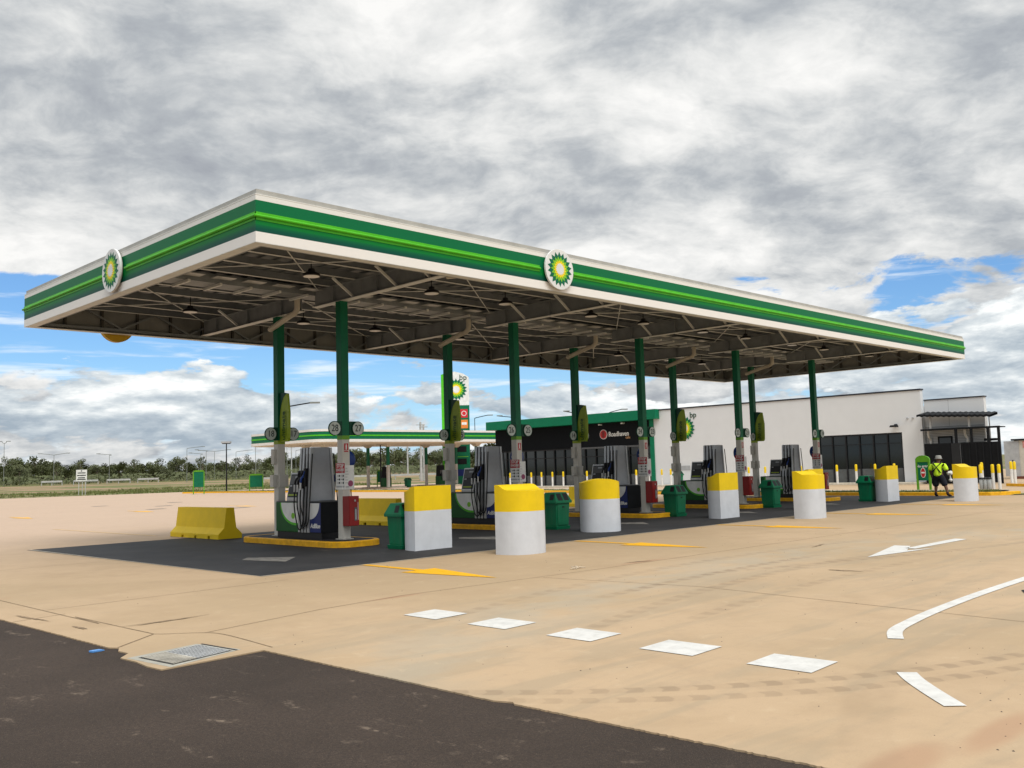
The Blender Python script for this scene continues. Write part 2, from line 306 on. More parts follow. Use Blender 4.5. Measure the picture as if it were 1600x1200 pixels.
# ------------------------------------------------------------------ mesh builder
class MB:
    def __init__(s): s.v = []; s.f = []; s.mi = []; s.cur = 0; s.sm = []
    def add(s, vs, fs, smooth=False):
        o = len(s.v); s.v += [tuple(v) for v in vs]
        for f in fs: s.f.append(tuple(i+o for i in f)); s.mi.append(s.cur); s.sm.append(smooth)
        return s
    def m(s, i): s.cur = i; return s
    def box(s, x0, x1, y0, y1, z0, z1):
        return s.add([(x0,y0,z0),(x1,y0,z0),(x1,y1,z0),(x0,y1,z0),(x0,y0,z1),(x1,y0,z1),(x1,y1,z1),(x0,y1,z1)],
              [(0,3,2,1),(4,5,6,7),(0,1,5,4),(1,2,6,5),(2,3,7,6),(3,0,4,7)])
    def frus(s, b, t):
        """b,t = (x0,x1,y0,y1,z) bottom and top rectangles"""
        V = []
        for (x0,x1,y0,y1,z) in (b, t): V += [(x0,y0,z),(x1,y0,z),(x1,y1,z),(x0,y1,z)]
        return s.add(V, [(0,3,2,1),(4,5,6,7),(0,1,5,4),(1,2,6,5),(2,3,7,6),(3,0,4,7)])
    def ext(s, poly, d0, d1, ax='z'):
        """extrude a 2-d polygon; ax z: (x,y); ax x: (y,z); ax y: (x,z)"""
        def P(a, b, d): return (a,b,d) if ax == 'z' else ((d,a,b) if ax == 'x' else (a,d,b))
        n = len(poly); V = [P(a,b,d0) for a,b in poly] + [P(a,b,d1) for a,b in poly]
        F = [tuple(range(n))[::-1], tuple(range(n, 2*n))] + [(i,(i+1)%n,(i+1)%n+n,i+n) for i in range(n)]
        return s.add(V, F)
    def tube(s, pts, r, n=8, cap=True, smooth=True):
        pts = [Vector(p) for p in pts]; k = len(pts); rr = r if isinstance(r, (list, tuple)) else [r]*k
        V = []; pu = None
        for i, p in enumerate(pts):
            t = (pts[min(i+1,k-1)] - pts[max(i-1,0)]).normalized()
            if pu is None: pu = Vector((0,0,1)) if abs(t.z) < .9 else Vector((1,0,0))
            a = t.cross(pu).normalized(); b = a.cross(t).normalized(); pu = b
            for j in range(n):
                w = 2*pi*j/n; V.append(p + (a*cos(w) + b*sin(w))*rr[i])
        F = [(i*n+j, i*n+(j+1)%n, (i+1)*n+(j+1)%n, (i+1)*n+j) for i in range(k-1) for j in range(n)]
        s.add(V, F, smooth)
        if cap: s.add(V[:n], [tuple(range(n))[::-1]]); s.add(V[-n:], [tuple(range(n))])
        return s
    def bar(s, p0, p1, w, h):
        p0, p1 = Vector(p0), Vector(p1); t = (p1-p0).normalized()
        u = Vector((0,0,1)) if abs(t.z) < .95 else Vector((1,0,0))
        a = t.cross(u).normalized()*w/2; b = a.cross(t).normalized()*h/2
        V = [p+q for p in (p0,p1) for q in (-a-b, a-b, a+b, -a+b)]
        return s.add(V, [(0,3,2,1),(4,5,6,7),(0,1,5,4),(1,2,6,5),(2,3,7,6),(3,0,4,7)])
    def disc(s, c, r, d, ax='y', n=32):
        """solid disc thickness d starting at c along -ax direction"""
        poly = [(cos(2*pi*i/n)*r, sin(2*pi*i/n)*r) for i in range(n)]
        if ax == 'y': return s.ext([(c[0]+a, c[2]+b) for a,b in poly], c[1], c[1]-d, 'y')
        if ax == 'x': return s.ext([(c[1]+a, c[2]+b) for a,b in poly], c[0], c[0]-d, 'x')
        return s.ext([(c[0]+a, c[1]+b) for a,b in poly], c[2], c[2]+d, 'z')
    def lathe(s, prof, c=(0,0,0), n=16, smooth=True):
        V = [(c[0]+r*cos(2*pi*j/n), c[1]+r*sin(2*pi*j/n), c[2]+z) for r, z in prof for j in range(n)]
        F = [(i*n+j, i*n+(j+1)%n, (i+1)*n+(j+1)%n, (i+1)*n+j) for i in range(len(prof)-1) for j in range(n)]
        s.add(V, F, smooth); k = len(prof)-1
        s.add(V[:n], [tuple(range(n))[::-1]]); s.add(V[k*n:], [tuple(range(n))])
        return s
    def build(s, name, mats, parent=None, bevel=0.0, seg=2):
        me = bpy.data.meshes.new(name); me.from_pydata(s.v, [], s.f)
        for mm in (mats if isinstance(mats, (list, tuple)) else [mats]): me.materials.append(mm)
        me.polygons.foreach_set('material_index', s.mi); me.polygons.foreach_set('use_smooth', s.sm)
        bm = bmesh.new(); bm.from_mesh(me); bmesh.ops.recalc_face_normals(bm, faces=bm.faces)
        if bevel:
            bmesh.ops.remove_doubles(bm, verts=bm.verts, dist=1e-5)
            ed = [e for e in bm.edges if len(e.link_faces) == 2 and e.calc_face_angle(0) > .6]
            bmesh.ops.bevel(bm, geom=ed, offset=bevel, segments=seg, profile=.7, affect='EDGES', clamp_overlap=True)
        bm.to_mesh(me); bm.free(); me.update()
        o = bpy.data.objects.new(name, me); col.objects.link(o)
        if parent: o.parent = parent
        return o

def tag(o, label, cat, group=None):
    o['label'] = label; o['category'] = cat
    if group: o['group'] = group
    return o
def thing(name, label, cat, loc=(0,0,0), rz=0.0, group=None):
    o = bpy.data.objects.new(name, None); col.objects.link(o); o.location = loc; o.rotation_euler = (0,0,rz); o.empty_display_size = .2
    return tag(o, label, cat, group)
KIDS = {}
def dup(root, loc, label=None, rz=None, scale=None):
    """a copy of a thing with copies of its parts and their sub-parts"""
    if root.name not in KIDS:
        KIDS[root.name] = [(c, [g for g in bpy.data.objects if g.parent == c]) for c in bpy.data.objects if c.parent == root]
    r = root.copy(); col.objects.link(r); r.location = loc
    if label: r['label'] = label
    if rz is not None: r.rotation_euler = (0,0,rz)
    if scale: r.scale = scale
    for c, gs in KIDS[root.name]:
        cc = c.copy(); col.objects.link(cc); cc.parent = r
        for g in gs:
            gg = g.copy(); col.objects.link(gg); gg.parent = cc
    return r
def struct(name, mb, mats):
    o = mb.build(name, mats); o['kind'] = 'structure'; return o
def sheet(name, polys, z, m, kind=True):
    mb = MB()
    for p in polys: mb.add([(x, y, z) for x, y in p], [tuple(range(len(p)))])
    return struct(name, mb, m) if kind else mb.build(name, m)
def ribbon(pts, w):
    L = [Vector((p[0], p[1])) for p in pts]; A = []; B = []
    for i, p in enumerate(L):
        t = (L[min(i+1,len(L)-1)] - L[max(i-1,0)]).normalized(); n = Vector((-t.y, t.x))*w/2
        A.append(p+n); B.append(p-n)
    return [[tuple(A[i]), tuple(A[i+1]), tuple(B[i+1]), tuple(B[i])] for i in range(len(L)-1)]
def smooth_poly(pts, n=8):
    out = []
    for i in range(len(pts)-1):
        p0, p1, p2, p3 = [Vector(pts[max(0, min(len(pts)-1, j))]) for j in (i-1, i, i+1, i+2)]
        for k in range(n):
            t = k/n; out.append(tuple(.5*((2*p1) + (p2-p0)*t + (2*p0-5*p1+4*p2-p3)*t*t + (3*p1-p0-3*p2+p3)*t**3)))
    return out + [tuple(pts[-1])]
def text(s, size, m, loc, face, parent, name='lettering', spin=0.0, ext=.003, sx=1.0, bold=0.0, align='CENTER', shear=0.0):
    """flat raised lettering; face 'x' faces -X, 'y' faces -Y"""
    cu = bpy.data.curves.new(name, 'FONT'); cu.body = s; cu.size = size; cu.align_x = align; cu.align_y = 'CENTER'; cu.extrude = ext; cu.offset = bold; cu.shear = shear
    cu.resolution_u = 3
    to = bpy.data.objects.new('t', cu); col.objects.link(to)
    me = bpy.data.meshes.new_from_object(to.evaluated_get(bpy.context.evaluated_depsgraph_get()))
    bpy.data.objects.remove(to); bpy.data.curves.remove(cu)
    R = Matrix.Rotation(RD(-90) if face == 'x' else 0, 4, 'Z') @ Matrix.Rotation(RD(90), 4, 'X') @ Matrix.Rotation(RD(spin), 4, 'Z') @ Matrix.Diagonal((sx, 1, 1, 1))
    me.transform(Matrix.Translation(loc) @ R); me.materials.clear(); me.materials.append(m); me.name = name
    o = bpy.data.objects.new(name, me); col.objects.link(o); o.parent = parent
    return o

def sunburst(parent, c, R, face, t=.004):
    """layered sunflower emblem: rings of pointed petals, each layer a few mm proud of the last; face x or y"""
    def star(n, ro, ri, rot, lay, m, nm):
        pts = []
        for i in range(2*n):
            a = pi/2 + rot + pi*i/n; r = ro if i % 2 == 0 else ri
            pts.append((r*R*cos(a), r*R*sin(a)))
        mb = MB(); d0 = -t*lay; d1 = -t*(lay+1)
        if face == 'y': mb.ext([(c[0]+a, c[2]+b) for a, b in pts], c[1]+d0, c[1]+d1, 'y')
        else: mb.ext([(c[1]-a, c[2]+b) for a, b in pts], c[0]+d0, c[0]+d1, 'x')
        mb.build(nm, m, parent)
    n = 18
    star(n, 1.0, .77, 0, 0, GREEN, 'green_petals'); star(n, .74, .56, pi/n, 1, EMYG, 'light_green_petals')
    star(n, .53, .41, 0, 2, EMY, 'yellow_petals'); star(n, .36, .28, pi/n, 3, SIGNW, 'white_centre')

# ------------------------------------------------------------------ ground and markings
def field():
    mb = MB(); N = 60; xs = [-900 + 2600*i/N for i in range(N+1)]
    # one sheet to the horizon, rising a little beyond the site
    def h(x, y):
        d = math.hypot(x-CX, y-CY); f = max(0, min(1, (d-125)/110)); f = f*f*(3-2*f)
        a = math.degrees(math.atan2(y-CY, x-CX)); k = max(0, min(1, (a-30)/15))
        return -.03 + 1.5*f*k
    rings = [0, 30, 60, 90, 110, 125, 140, 160, 180, 200, 220, 240, 300, 500, 1000, 2000, 4500]; na = 96
    V = [(CX, CY, -.03)]; F = []
    for r in rings[1:]:
        for j in range(na):
            a = 2*pi*j/na; x, y = CX + r*cos(a), CY + r*sin(a); V.append((x, y, h(x, y)))
    for j in range(na): F.append((0, 1+j, 1+(j+1) % na))
    for i in range(len(rings)-2):
        for j in range(na):
            a, b = 1+i*na+j, 1+i*na+(j+1) % na; F.append((a, a+na, b+na, b))
    mb.add(V, F, True); return struct('ground', mb, FIELD), h
_, GH = field()
random.seed(5)
def jag(p, q, n, amp):
    P, Q = Vector(p), Vector(q); t = (Q-P).normalized(); nn = Vector((-t.y, t.x)); return [tuple(P + (Q-P)*i/n + nn*random.uniform(-amp, amp)) for i in range(n+1)]
# near edge of the concrete, a little ragged, with the drain collar jutting out
EDGE = jag((-3.2, -60), (-3.3, -12.1), 60, .012) + jag((-3.32, -12.0), (-3.39, -9.6), 110, .007) + [(-3.36, -9.55), (-3.42, -9.4)] + jag((-3.42, -9.3), (-3.43, -6.10), 140, .006) + \
       [(-4.51, -6.17), (-4.53, -5.9), (-4.50, -5.6), (-4.52, -5.29), (-4.36, -5.1), (-4.38, -4.9), (-4.30, -4.72)] + jag((-4.36, -4.6), (-4.42, -1.3), 130, .006) + jag((-4.42, -1.2), (-4.5, 60), 140, .008)
def concrete_sheet():
    mb = MB(); far = [(-4.5, 100.5), (26, 101), (45, 97), (62, 92), (110, 92), (110, -60)]
    L = EDGE; top = [(x, y, 0.0) for x, y in L]; bot = [(x, y, -.035) for x, y in L]; n = len(L)
    mb.add(top + [(x, y, 0.0) for x, y in far], [tuple(range(n+len(far)))])
    mb.add(top+bot, [(i, i+1, n+i+1, n+i) for i in range(n-1)])
    return struct('concrete_yard', mb, CONC)
concrete_sheet()
mb = MB(); mb.add([(-200, -120, -.012), (-2.6, -120, -.012), (-2.6, 100.5, -.012), (-200, 100.5, -.012)], [(0, 1, 2, 3)]); struct('asphalt_road', mb, ASPH)
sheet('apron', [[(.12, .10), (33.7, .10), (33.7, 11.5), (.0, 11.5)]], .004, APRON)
mb = MB()
sheet('apron_edge', ribbon([(.07, 11.5), (.09, .06), (33.75, .06)], .05), .0075, WETC)
# joints, stains, patches
jt = ribbon(smooth_poly([(-3.86, 40), (-3.8, 1.0), (-3.74, -2.0), (-3.70, -3.9), (-3.66, -4.25), (-3.35, -4.55), (-3.22, -4.9), (-3.30, -6.05)], 5), .014)
jt += ribbon([(-3.3, -4.62), (-1.5, -4.2), (0, -4.05), (4, -4.3), (12, -4.45), (34, -4.5)], .013) + ribbon([(2.55, -4.3), (2.9, -7), (2.25, -11.6), (2.1, -20)], .012)
jt += ribbon([(-3.75, -1.0), (0.1, -.8)], .014) + ribbon([(-4.4, -1.75), (-3.72, -1.6)], .014) + ribbon([(-3.7, -4.2), (-4.3, -4.7)], .016) + ribbon([(-3.7, 6), (-.2, 6)], .014)
jt += ribbon([(-3.7, -3.35), (-2.6, -3.35)], .012)
sheet('pavement_joint', jt, .004, JOINT)
def blot(x, y, a, b, rot, n=18, k=.3):
    out = []
    for i in range(n):
        w = 2*pi*i/n; r = 1 + random.uniform(-k, k); u, v = a*cos(w)*r, b*sin(w)*r
        out.append((x + u*cos(rot) - v*sin(rot), y + u*sin(rot) + v*cos(rot)))
    return out
sheet('dirt_stain', [blot(-3.2, -3.40, .38, .028, .05, 40, .5), blot(-4.15, -1.6, .028, .42, .1, 40, .5), blot(-4.05, -3.0, .025, .18, 0, 30, .5), blot(5.66, -7.8, .05, .2, .1, 30, .5), blot(9.5, -5.4, .35, .03, .2, 30, .5), blot(5.2, -4.15, .25, .03, -.3, 30, .5)], .0055, JOINT)
sheet('concrete_patch', [[(1.5+6*i, 3.25), (1.85+6*i, 3.65), (2.5+6*i, 2.8), (1.8+6*i, 2.05)] for i in range(5)], .0085, mat('patch', (.17, .16, .145), .8, var=.2, vscale=6))
sheet('pit_lid', [[(a-.5, b-.35), (a+.5, b-.35), (a+.5, b+.35), (a-.5, b+.35)] for a, b in [(17, 50.2), (22.5, 50.8), (15.5, 38.3), (18.4, 43.6), (17.9, 33.1), (5.48, -4.75)][:5]], .006, mat('pit_lid', (.09, .085, .08), .6, var=.15))
# painted markings
def quad(a, b, c, d): return [a, b, c, d]
sq = [quad((-1.19, y0), (-.67, y0+.03), (-.66, y0-.57), (-1.19, y0-.6)) for y0 in (-5.5, -6.65, -7.86, -9.06, -10.21)]
sheet('white_marking_squares', sq, .006, TWHITE)
sheet('white_marking_line', ribbon(smooth_poly([(.63, -10.73), (1.05, -10.55), (1.6, -10.46), (2.6, -10.37), (4.2, -10.30), (6.5, -10.28), (9.5, -10.3), (16, -10.5)]), .145), .0065, TWHITE)
sheet('white_marking_dash', ribbon(smooth_poly([(-.72, -11.39), (-.95, -11.55), (-1.25, -11.8), (-1.55, -12.07)]), .155), .0065, TWHITE)
sheet('white_marking_arrow', [[(7.72, -7.22), (10.1, -6.68), (10.1, -7.0), (9.2, -7.3), (9.9, -7.55)], [(9.6, -7.1), (12.1, -7.1), (12.05, -7.36), (9.6, -7.3)]], .0065, TWHITE)
for s_, y0, d_ in (('front', 0.1, -1), ('rear', 37.6, -1)):
    ar = []
    for i in range(5 if s_ == 'front' else 4):
        x = 2.22 + 5.997*i + (0 if s_ == 'front' else 5.3)
        ar += [[(x-.02, y0), (x+.12, y0), (x+.08, y0-1.75), (x-.08, y0-1.75)], [(x-.42, y0-1.75), (x+.34, y0-1.75), (x-.10, y0-3.8)]]
    sheet('yellow_marking_arrows', ar, .0065, TYEL)
sheet('yellow_marking_line', ribbon([(4.2, 21.8), (4.3, 13.5)], .10), .0065, mat('faded_yellow', (.62, .42, .20), .7))
# small outline box marking at the right edge
sheet('white_marking_box', ribbon([(4.7, -10.62), (4.05, -10.9), (4.6, -11.25), (5.25, -10.95), (4.7, -10.62)], .03), .0065, CHAR)

# kerbs, verges and paths near the building
KERB = smooth_poly([(35.4, -1.35), (34.2, -.75), (34.0, .4), (34.1, 7), (35.6, 17), (38.9, 29), (41.4, 40), (42.2, 55), (42.0, 70), (41.3, 82), (40.0, 86)], 8)
def kerb_strip(name, pts, w, h, m):
    mb = MB(); L = [Vector((p[0], p[1])) for p in pts]; V = []
    for i, p in enumerate(L):
        t = (L[min(i+1,len(L)-1)] - L[max(i-1,0)]).normalized(); n = Vector((t.y, -t.x))
        for a, z in ((0, 0), (.015, h-.02), (.04, h), (w, h), (w, 0)): q = p + n*a; V.append((q.x, q.y, z))
    k = 5; F = [(i*k+j, i*k+j+1, (i+1)*k+j+1, (i+1)*k+j) for i in range(len(L)-1) for j in range(k-1)]
    mb.add(V, F); mb.add(V[:k], [tuple(range(k))]); mb.add(V[-k:], [tuple(range(k))])
    return struct(name, mb, m)
kerb_strip('kerb', KERB, .16, .15, YELK)
def off(pts, d):
    L = [Vector((p[0], p[1])) for p in pts]; out = []
    for i, p in enumerate(L):
        t = (L[min(i+1,len(L)-1)] - L[max(i-1,0)]).normalized(); n = Vector((t.y, -t.x)); q = p + n*d; out.append((q.x, q.y))
    return out
K1, K2, K3 = off(KERB[6:], .16), off(KERB[6:], 1.7), off(KERB[6:], 3.3)
sheet('grass_verge', [[K1[i], K1[i+1], K2[i+1], K2[i]] for i in range(len(K1)-1)], .12, FIELD)
sheet('path', [[K2[i], K2[i+1], K3[i+1], K3[i]] for i in range(len(K2)-1)], .115, WETC)
kerb_strip('kerb', off(KERB[6:], 3.3), .14, .14, WETC)
kerb_strip('kerb', smooth_poly([(46.5, 2.6), (45.6, 1.4), (44.9, -.1), (45.5, -.9)], 6), .16, .15, YELK)
kerb_strip('kerb', smooth_poly([(51.2, 9.2), (51.3, 17), (51.2, 29.0), (50.8, 49)], 6), 1.1, .13, WETC)
sheet('grass_verge', [[(34.3, -1.2), (36.2, -1.2), (40, -3), (44, -3.4), (44, -4.6), (38, -3.6)]], .03, FIELD)
def grass_tufts():
    mb = MB(); R = random.Random(3)
    def tuft(x, y, z, h, n):
        for _ in range(n):
            a = R.uniform(0, 2*pi); dx, dy = cos(a), sin(a); w = R.uniform(.012, .03)*(1+h); hh = h*R.uniform(.5, 1.2); bx, by = x + R.uniform(-.12, .12), y + R.uniform(-.12, .12)
            mb.add([(bx-dy*w, by+dx*w, z), (bx+dy*w, by-dx*w, z), (bx+dx*hh*.4, by+dy*hh*.4, z+hh)], [(0, 1, 2)])
    for i in range(len(K1)-1):
        for _ in range(70):
            u, v = R.random(), R.random(); a = Vector(K1[i]).lerp(Vector(K1[i+1]), u); b = Vector(K2[i]).lerp(Vector(K2[i+1]), u); p = a.lerp(b, v); tuft(p.x, p.y, .12, .10, 4)
    for _ in range(9000):
        x = R.uniform(8, 75); y = R.uniform(90, 128)
        lim = 101 if x < 26 else (101 - (x-26)*.21 if x < 45 else 97 - (x-45)*.3)
        if y < lim + .3 or MN.noise((x*.08, y*.12, 0)) < -.15: continue
        tuft(x, y, GH(x, y), R.uniform(.12, .42), 5)
    o = mb.build('grass', GRASS); o['kind'] = 'stuff'; o['label'] = 'tufts of short green and straw grass beyond the yard'; return o
grass_tufts()
def pebbles():
    mb = MB(); R = random.Random(8)
    def peb(x, y, r, z=0.0):
        V = [(x + r*cos(k*1.257)*R.uniform(.7, 1.3), y + r*sin(k*1.257)*R.uniform(.7, 1.3), z) for k in range(5)] + [(x, y, z + r*.7)]
        mb.add(V, [(k, (k+1) % 5, 5) for k in range(5)])
    for _ in range(260):
        x, y = R.uniform(-3.2, 14), R.uniform(-14, -.3); peb(x, y, R.uniform(.003, .010))
    for _ in range(160): peb(R.gauss(-1.2, .7), R.gauss(-13.2, .5), R.uniform(.003, .010))
    for _ in range(200):
        x, y = R.uniform(-8, -3.6), R.uniform(-14, 0); 
        if x < -4.6: peb(x, y, R.uniform(.003, .009), -.012)
    o = mb.build('grit', mat('grit', (.10, .08, .06), .9)); o['kind'] = 'stuff'; o['label'] = 'scattered grit and crumbs on the paving'
pebbles()

# drain with grating at the road edge
def drain():
    t = thing('road_drain', 'pale concrete drain pit with steel grating at the edge of the brown asphalt', 'drain', (-4.05, -5.6, 0))
    mb = MB(); mb.add([(-.36, .16, .002), (.345, .33, .002), (.40, -.27, .002), (-.30, -.46, .002)], [(0, 1, 2, 3)]); mb.build('pit', BLACK, t)
    mb = MB(); mb.add([(-.44, .24, .0012), (.36, .40, .0012), (.50, -.28, .0012), (-.36, -.55, .0012)], [(0, 1, 2, 3)]); mb.build('collar', mat('grey_concrete', (.34, .325, .275), .85, var=.1, vscale=5), t)
    def lerp4(u, v):
        a, b, c, d = [Vector(q) for q in ((-.36, .16), (.345, .33), (.40, -.27), (-.30, -.46))]
        return a.lerp(b, u).lerp(d.lerp(c, u), v)
    for nm, u0, u1, v0, v1, nb, m_ in (('grate', .42, .97, .05, .95, 11, GALV), ('dusty_grate', .05, .40, .05, .95, 8, mat('dusty_steel', (.40, .37, .31), .7, .1, var=.2))):
        mb = MB()
        for k in range(nb+1):
            p, q = lerp4(u0+(u1-u0)*k/nb, v0), lerp4(u0+(u1-u0)*k/nb, v1); mb.bar((p.x, p.y, .006), (q.x, q.y, .006), .013 if nm == 'grate' else .02, .007)
        for k in range(9):
            p, q = lerp4(u0, v0+(v1-v0)*k/8), lerp4(u1, v0+(v1-v0)*k/8); mb.bar((p.x, p.y, .0052), (q.x, q.y, .0052), .009, .005)
        mb.build(nm, m_, t)
    p, q = lerp4(1.06, .0), lerp4(1.06, 1.05); MB().bar((p.x, p.y, .004), (q.x, q.y, .004), .02, .004).build('slot', BLACK, t)
drain()
mb = MB(); mb.box(-.06, .06, -.03, .03, 0, .02); mb.box(.06, .09, -.022, .025, 0, .012)
o = mb.build('plastic_scrap', PALEBLUE, None, .008); o.location = (-4.52, -4.68, -.012); o.rotation_euler = (0, .05, .3); tag(o, 'crushed blue plastic scrap on the asphalt beside the drain', 'litter')
mb = MB(); rr = random.Random(4)
for k in range(5): mb.tube([(rr.uniform(-.2, .2), rr.uniform(-.1, .1), .01), (rr.uniform(-.05, .05), rr.uniform(-.1, .1), .035), (rr.uniform(-.2, .2), rr.uniform(-.1, .1), .012)], .008, 5)
o = mb.build('dry_twigs', mat('dry_twig', (.55, .45, .33), .9)); o.location = (3.8, -3.9, 0); tag(o, 'pale dry twigs lying on concrete right of the nearest yellow arrow', 'twigs')

# ------------------------------------------------------------------ canopy
L_, W_, ZB, ZT = 33.882, 11.9865, 5.8545, 6.815
X0, SP, YF, YB = 4.944, 5.997, 4.527, 7.46
PAIRS = [(28, 27, 18, 17), (26, 25, 16, 15), (24, 23, 14, 13), (22, 21, 12, 11), (20, 19, 10, 9)]
PX = [X0 + SP*i for i in range(5)]
def canopy():
    t = thing('fuel_canopy', 'long flat green and white service station canopy on ten green columns', 'canopy')
    for nm, ax in (('front', 0), ('left', 1), ('rear', 2), ('right', 3)):
        # fascia: printed band panel, beige bottom lip, grey capping set back, lime rail with bead
        a, b = [((0, 0), (L_, 0)), ((0, 0), (0, W_)), ((0, W_), (L_, W_)), ((L_, 0), (L_, W_))][ax]
        nx, ny = [(0, -1), (-1, 0), (0, 1), (1, 0)][ax]
        def prism(z0, z1, d0, d1, shrink=0.0, seg=None):
            """slab between depths d0..d1 behind the face (positive = inwards), mitred at the corners"""
            m_ = MB(); P = []
            for d in (d0, d1):
                if ax in (0, 2):
                    y = d if ax == 0 else W_-d; s0, s1 = (d, L_-d) if seg is None else seg; P.append([(s0, y), (s1, y)])
                else:
                    x = d if ax == 1 else L_-d; s0, s1 = (d, W_-d) if seg is None else seg; P.append([(x, s0), (x, s1)])
            (p0, p1), (q0, q1) = P
            V = [(*p0, z0), (*p1, z0), (*q1, z0), (*q0, z0), (*p0, z1), (*p1, z1), (*q1, z1), (*q0, z1)]
            m_.add(V, [(0,3,2,1),(4,5,6,7),(0,1,5,4),(1,2,6,5),(2,3,7,6),(3,0,4,7)]); return m_
        prism(ZB, ZT-.095, 0, .05).build('fascia_panel', FASCIA, t)
        prism(ZB+.002, ZT-.10, .051, .075).build('fascia_back', mat('fascia_back', (.28, .28, .265), .6, var=.06, dirt=.15), t)
        prism(ZB-.012, ZB-.001, .221, .26).build('lip_return', STEEL, t)
        prism(ZT-.095, ZT, .03, .09).build('capping', GREYC, t)
        prism(ZT-.112, ZT-.096, -.004, .03).build('capping_drip', WHITE, t)
        prism(ZB-.012, ZB-.001, 0, .22).build('soffit_lip', STEELL, t)
        mids = {0: [(0, 7.88-.58), (7.88+.58, L_)], 1: [(0, 6.04-.58), (6.04+.58, W_)], 2: [(0, 2.5-.58), (2.5+.58, L_)], 3: [(0, W_)]}[ax]
        for s0, s1 in mids:
            e = .02
            s0_, s1_ = s0 - (.012 if s0 == 0 else 0), s1 + (.012 if s1 > 11 else 0)
            prism(6.245, 6.29, -.012, .0, seg=(s0_, s1_)).build('lime_rail', LIME, t)
            prism(6.335, 6.39, -.012, .0, seg=(s0_, s1_)).build('lime_rail', LIME, t)
            zc = 6.315
            if ax in (0, 2): y = -.028 if ax == 0 else W_+.028; pts = [(s0_-(.03 if s0 == 0 else 0), y, zc), (s1_+(.02 if s1 > 30 else 0), y, zc)]
            else: x = -.028 if ax == 1 else L_+.028; pts = [(x, s0_-(.03 if s0 == 0 else 0), zc), (x, s1_+.02, zc)]
            MB().tube(pts, .028, 10).build('bead', LIME, t)
            prism(6.29, 6.335, -.004, 0, seg=(s0_, s1_)).build('bead_recess', DGREEN, t)
    # studs and zig-zag struts inside each fascia
    for ax in range(4):
        mb = MB(); ms = MB(); Lr = L_ if ax in (0, 2) else W_; n = int(round(Lr/1.02)); st = (Lr-1.0)/n
        mb2 = MB()
        for i in range(n+1):
            s = .5 + i*st
            def P(u, d, z): return [(u, d, z), (d, u, z), (u, W_-d, z), (L_-d, u, z)][ax]
            if i < n:
                za, zb = (5.96, 6.46) if i % 2 == 0 else (6.46, 5.96)
                mb.bar(P(s, .26, za), P(s+st, .26, zb), .05, .05)
            MB().bar(P(s+.5*st, .11, 5.9), P(s+.5*st, .11, 6.59), .10, .06).build('fascia_stud', DGREYB, t)
        mb.bar(P(.3, .26, 5.93), P(Lr-.3, .26, 5.93), .07, .07); mb.bar(P(.3, .26, 6.49), P(Lr-.3, .26, 6.49), .07, .07)
        mb.build('edge_truss', STEEL, t)
    # roof deck, ribbed underneath
    mb = MB(); z = 6.60
    mb.box(.10, L_-.10, .10, W_-.10, z, z+.06)
    n = 84
    for i in range(n): x = .3 + (L_-.6)*i/(n-1); mb.box(x-.03, x+.03, .12, W_-.12, z-.035, z-.001)
    mb.build('roof_deck', DECK, t)
    # purlins along X
    for j in range(11):
        y = .62 + j*(W_-1.24)/10
        if abs(y - W_/2) < .4: continue
        mb = MB(); mb.box(.28, L_-.28, y-.01, y+.01, 6.40, 6.562); mb.m(1).box(.28, L_-.28, y-.035, y+.035, 6.388, 6.40); mb.build('purlin', [DECK, STEELL], t)  # pale lip on dark web: light caught by the lip put into colour
    # girders: two I-beams per column line meeting at the gutter
    for x in PX:
        for (ya, yb) in ((.32, W_/2-.32), (W_/2+.32, W_-.32)):
            mb = MB(); mb.m(0)
            mb.box(x-.012, x+.012, ya, yb, 5.975, 6.375); mb.box(x-.10, x+.10, ya, yb, 6.375, 6.387)
            for k in range(3): yy = ya + (yb-ya)*(k+.5)/3; mb.box(x-.085, x-.0125, yy-.006, yy+.006, 5.977, 6.373); mb.box(x+.0125, x+.085, yy-.006, yy+.006, 5.977, 6.373)
            mb.m(1); mb.box(x-.10, x+.10, ya, yb, 5.958, 5.974)
            mb.build('girder', [STEEL, STEELL], t)
        for (p, q) in (((x-.02, 2.3, 6.0), (x-.62, 2.3, 6.40)), ((x-.02, 1.1, 6.0), (x-.62, 1.1, 6.40)), ((x-.02, 4.0, 6.0), (x-.62, 4.0, 6.40)), ((x-.02, 9.6, 6.0), (x-.62, 9.6, 6.4))): MB().bar(p, q, .05, .05).build('fly_brace', STEELL, t)
    # box gutter down the middle with brackets, downpipes
    mb = MB(); mb.box(.3, L_-.3, W_/2-.30, W_/2+.30, 6.28, 6.31); mb.box(.3, L_-.3, W_/2-.31, W_/2-.30, 6.28, 6.5); mb.box(.3, L_-.3, W_/2+.30, W_/2+.31, 6.28, 6.5); mb.build('box_gutter', STEEL, t)
    mb = MB()
    for i in range(42):
        x = .7 + i*.79
        MB().box(x-.03, x+.03, W_/2-.42, W_/2+.42, 6.22, 6.278).build('gutter_bracket', STEELL, t)
        MB().box(x-.25, x+.25, W_/2-.72, W_/2-.42, 6.36, 6.372).build('gutter_guard', GALV, t)
    for x in PX:
        xx = x-.16; a = (xx, 6.35, 6.28)
        MB().tube(smooth_poly([(xx, 6.28, 6.29), (xx, 6.28, 6.12), (xx, 6.30, 5.99), (xx, 6.44, 5.90), (xx, 6.65, 5.87), (xx, 7.5, 5.66), (xx, 7.62, 5.63)], 5), .075, 12).build('downpipe', PIPE, t)
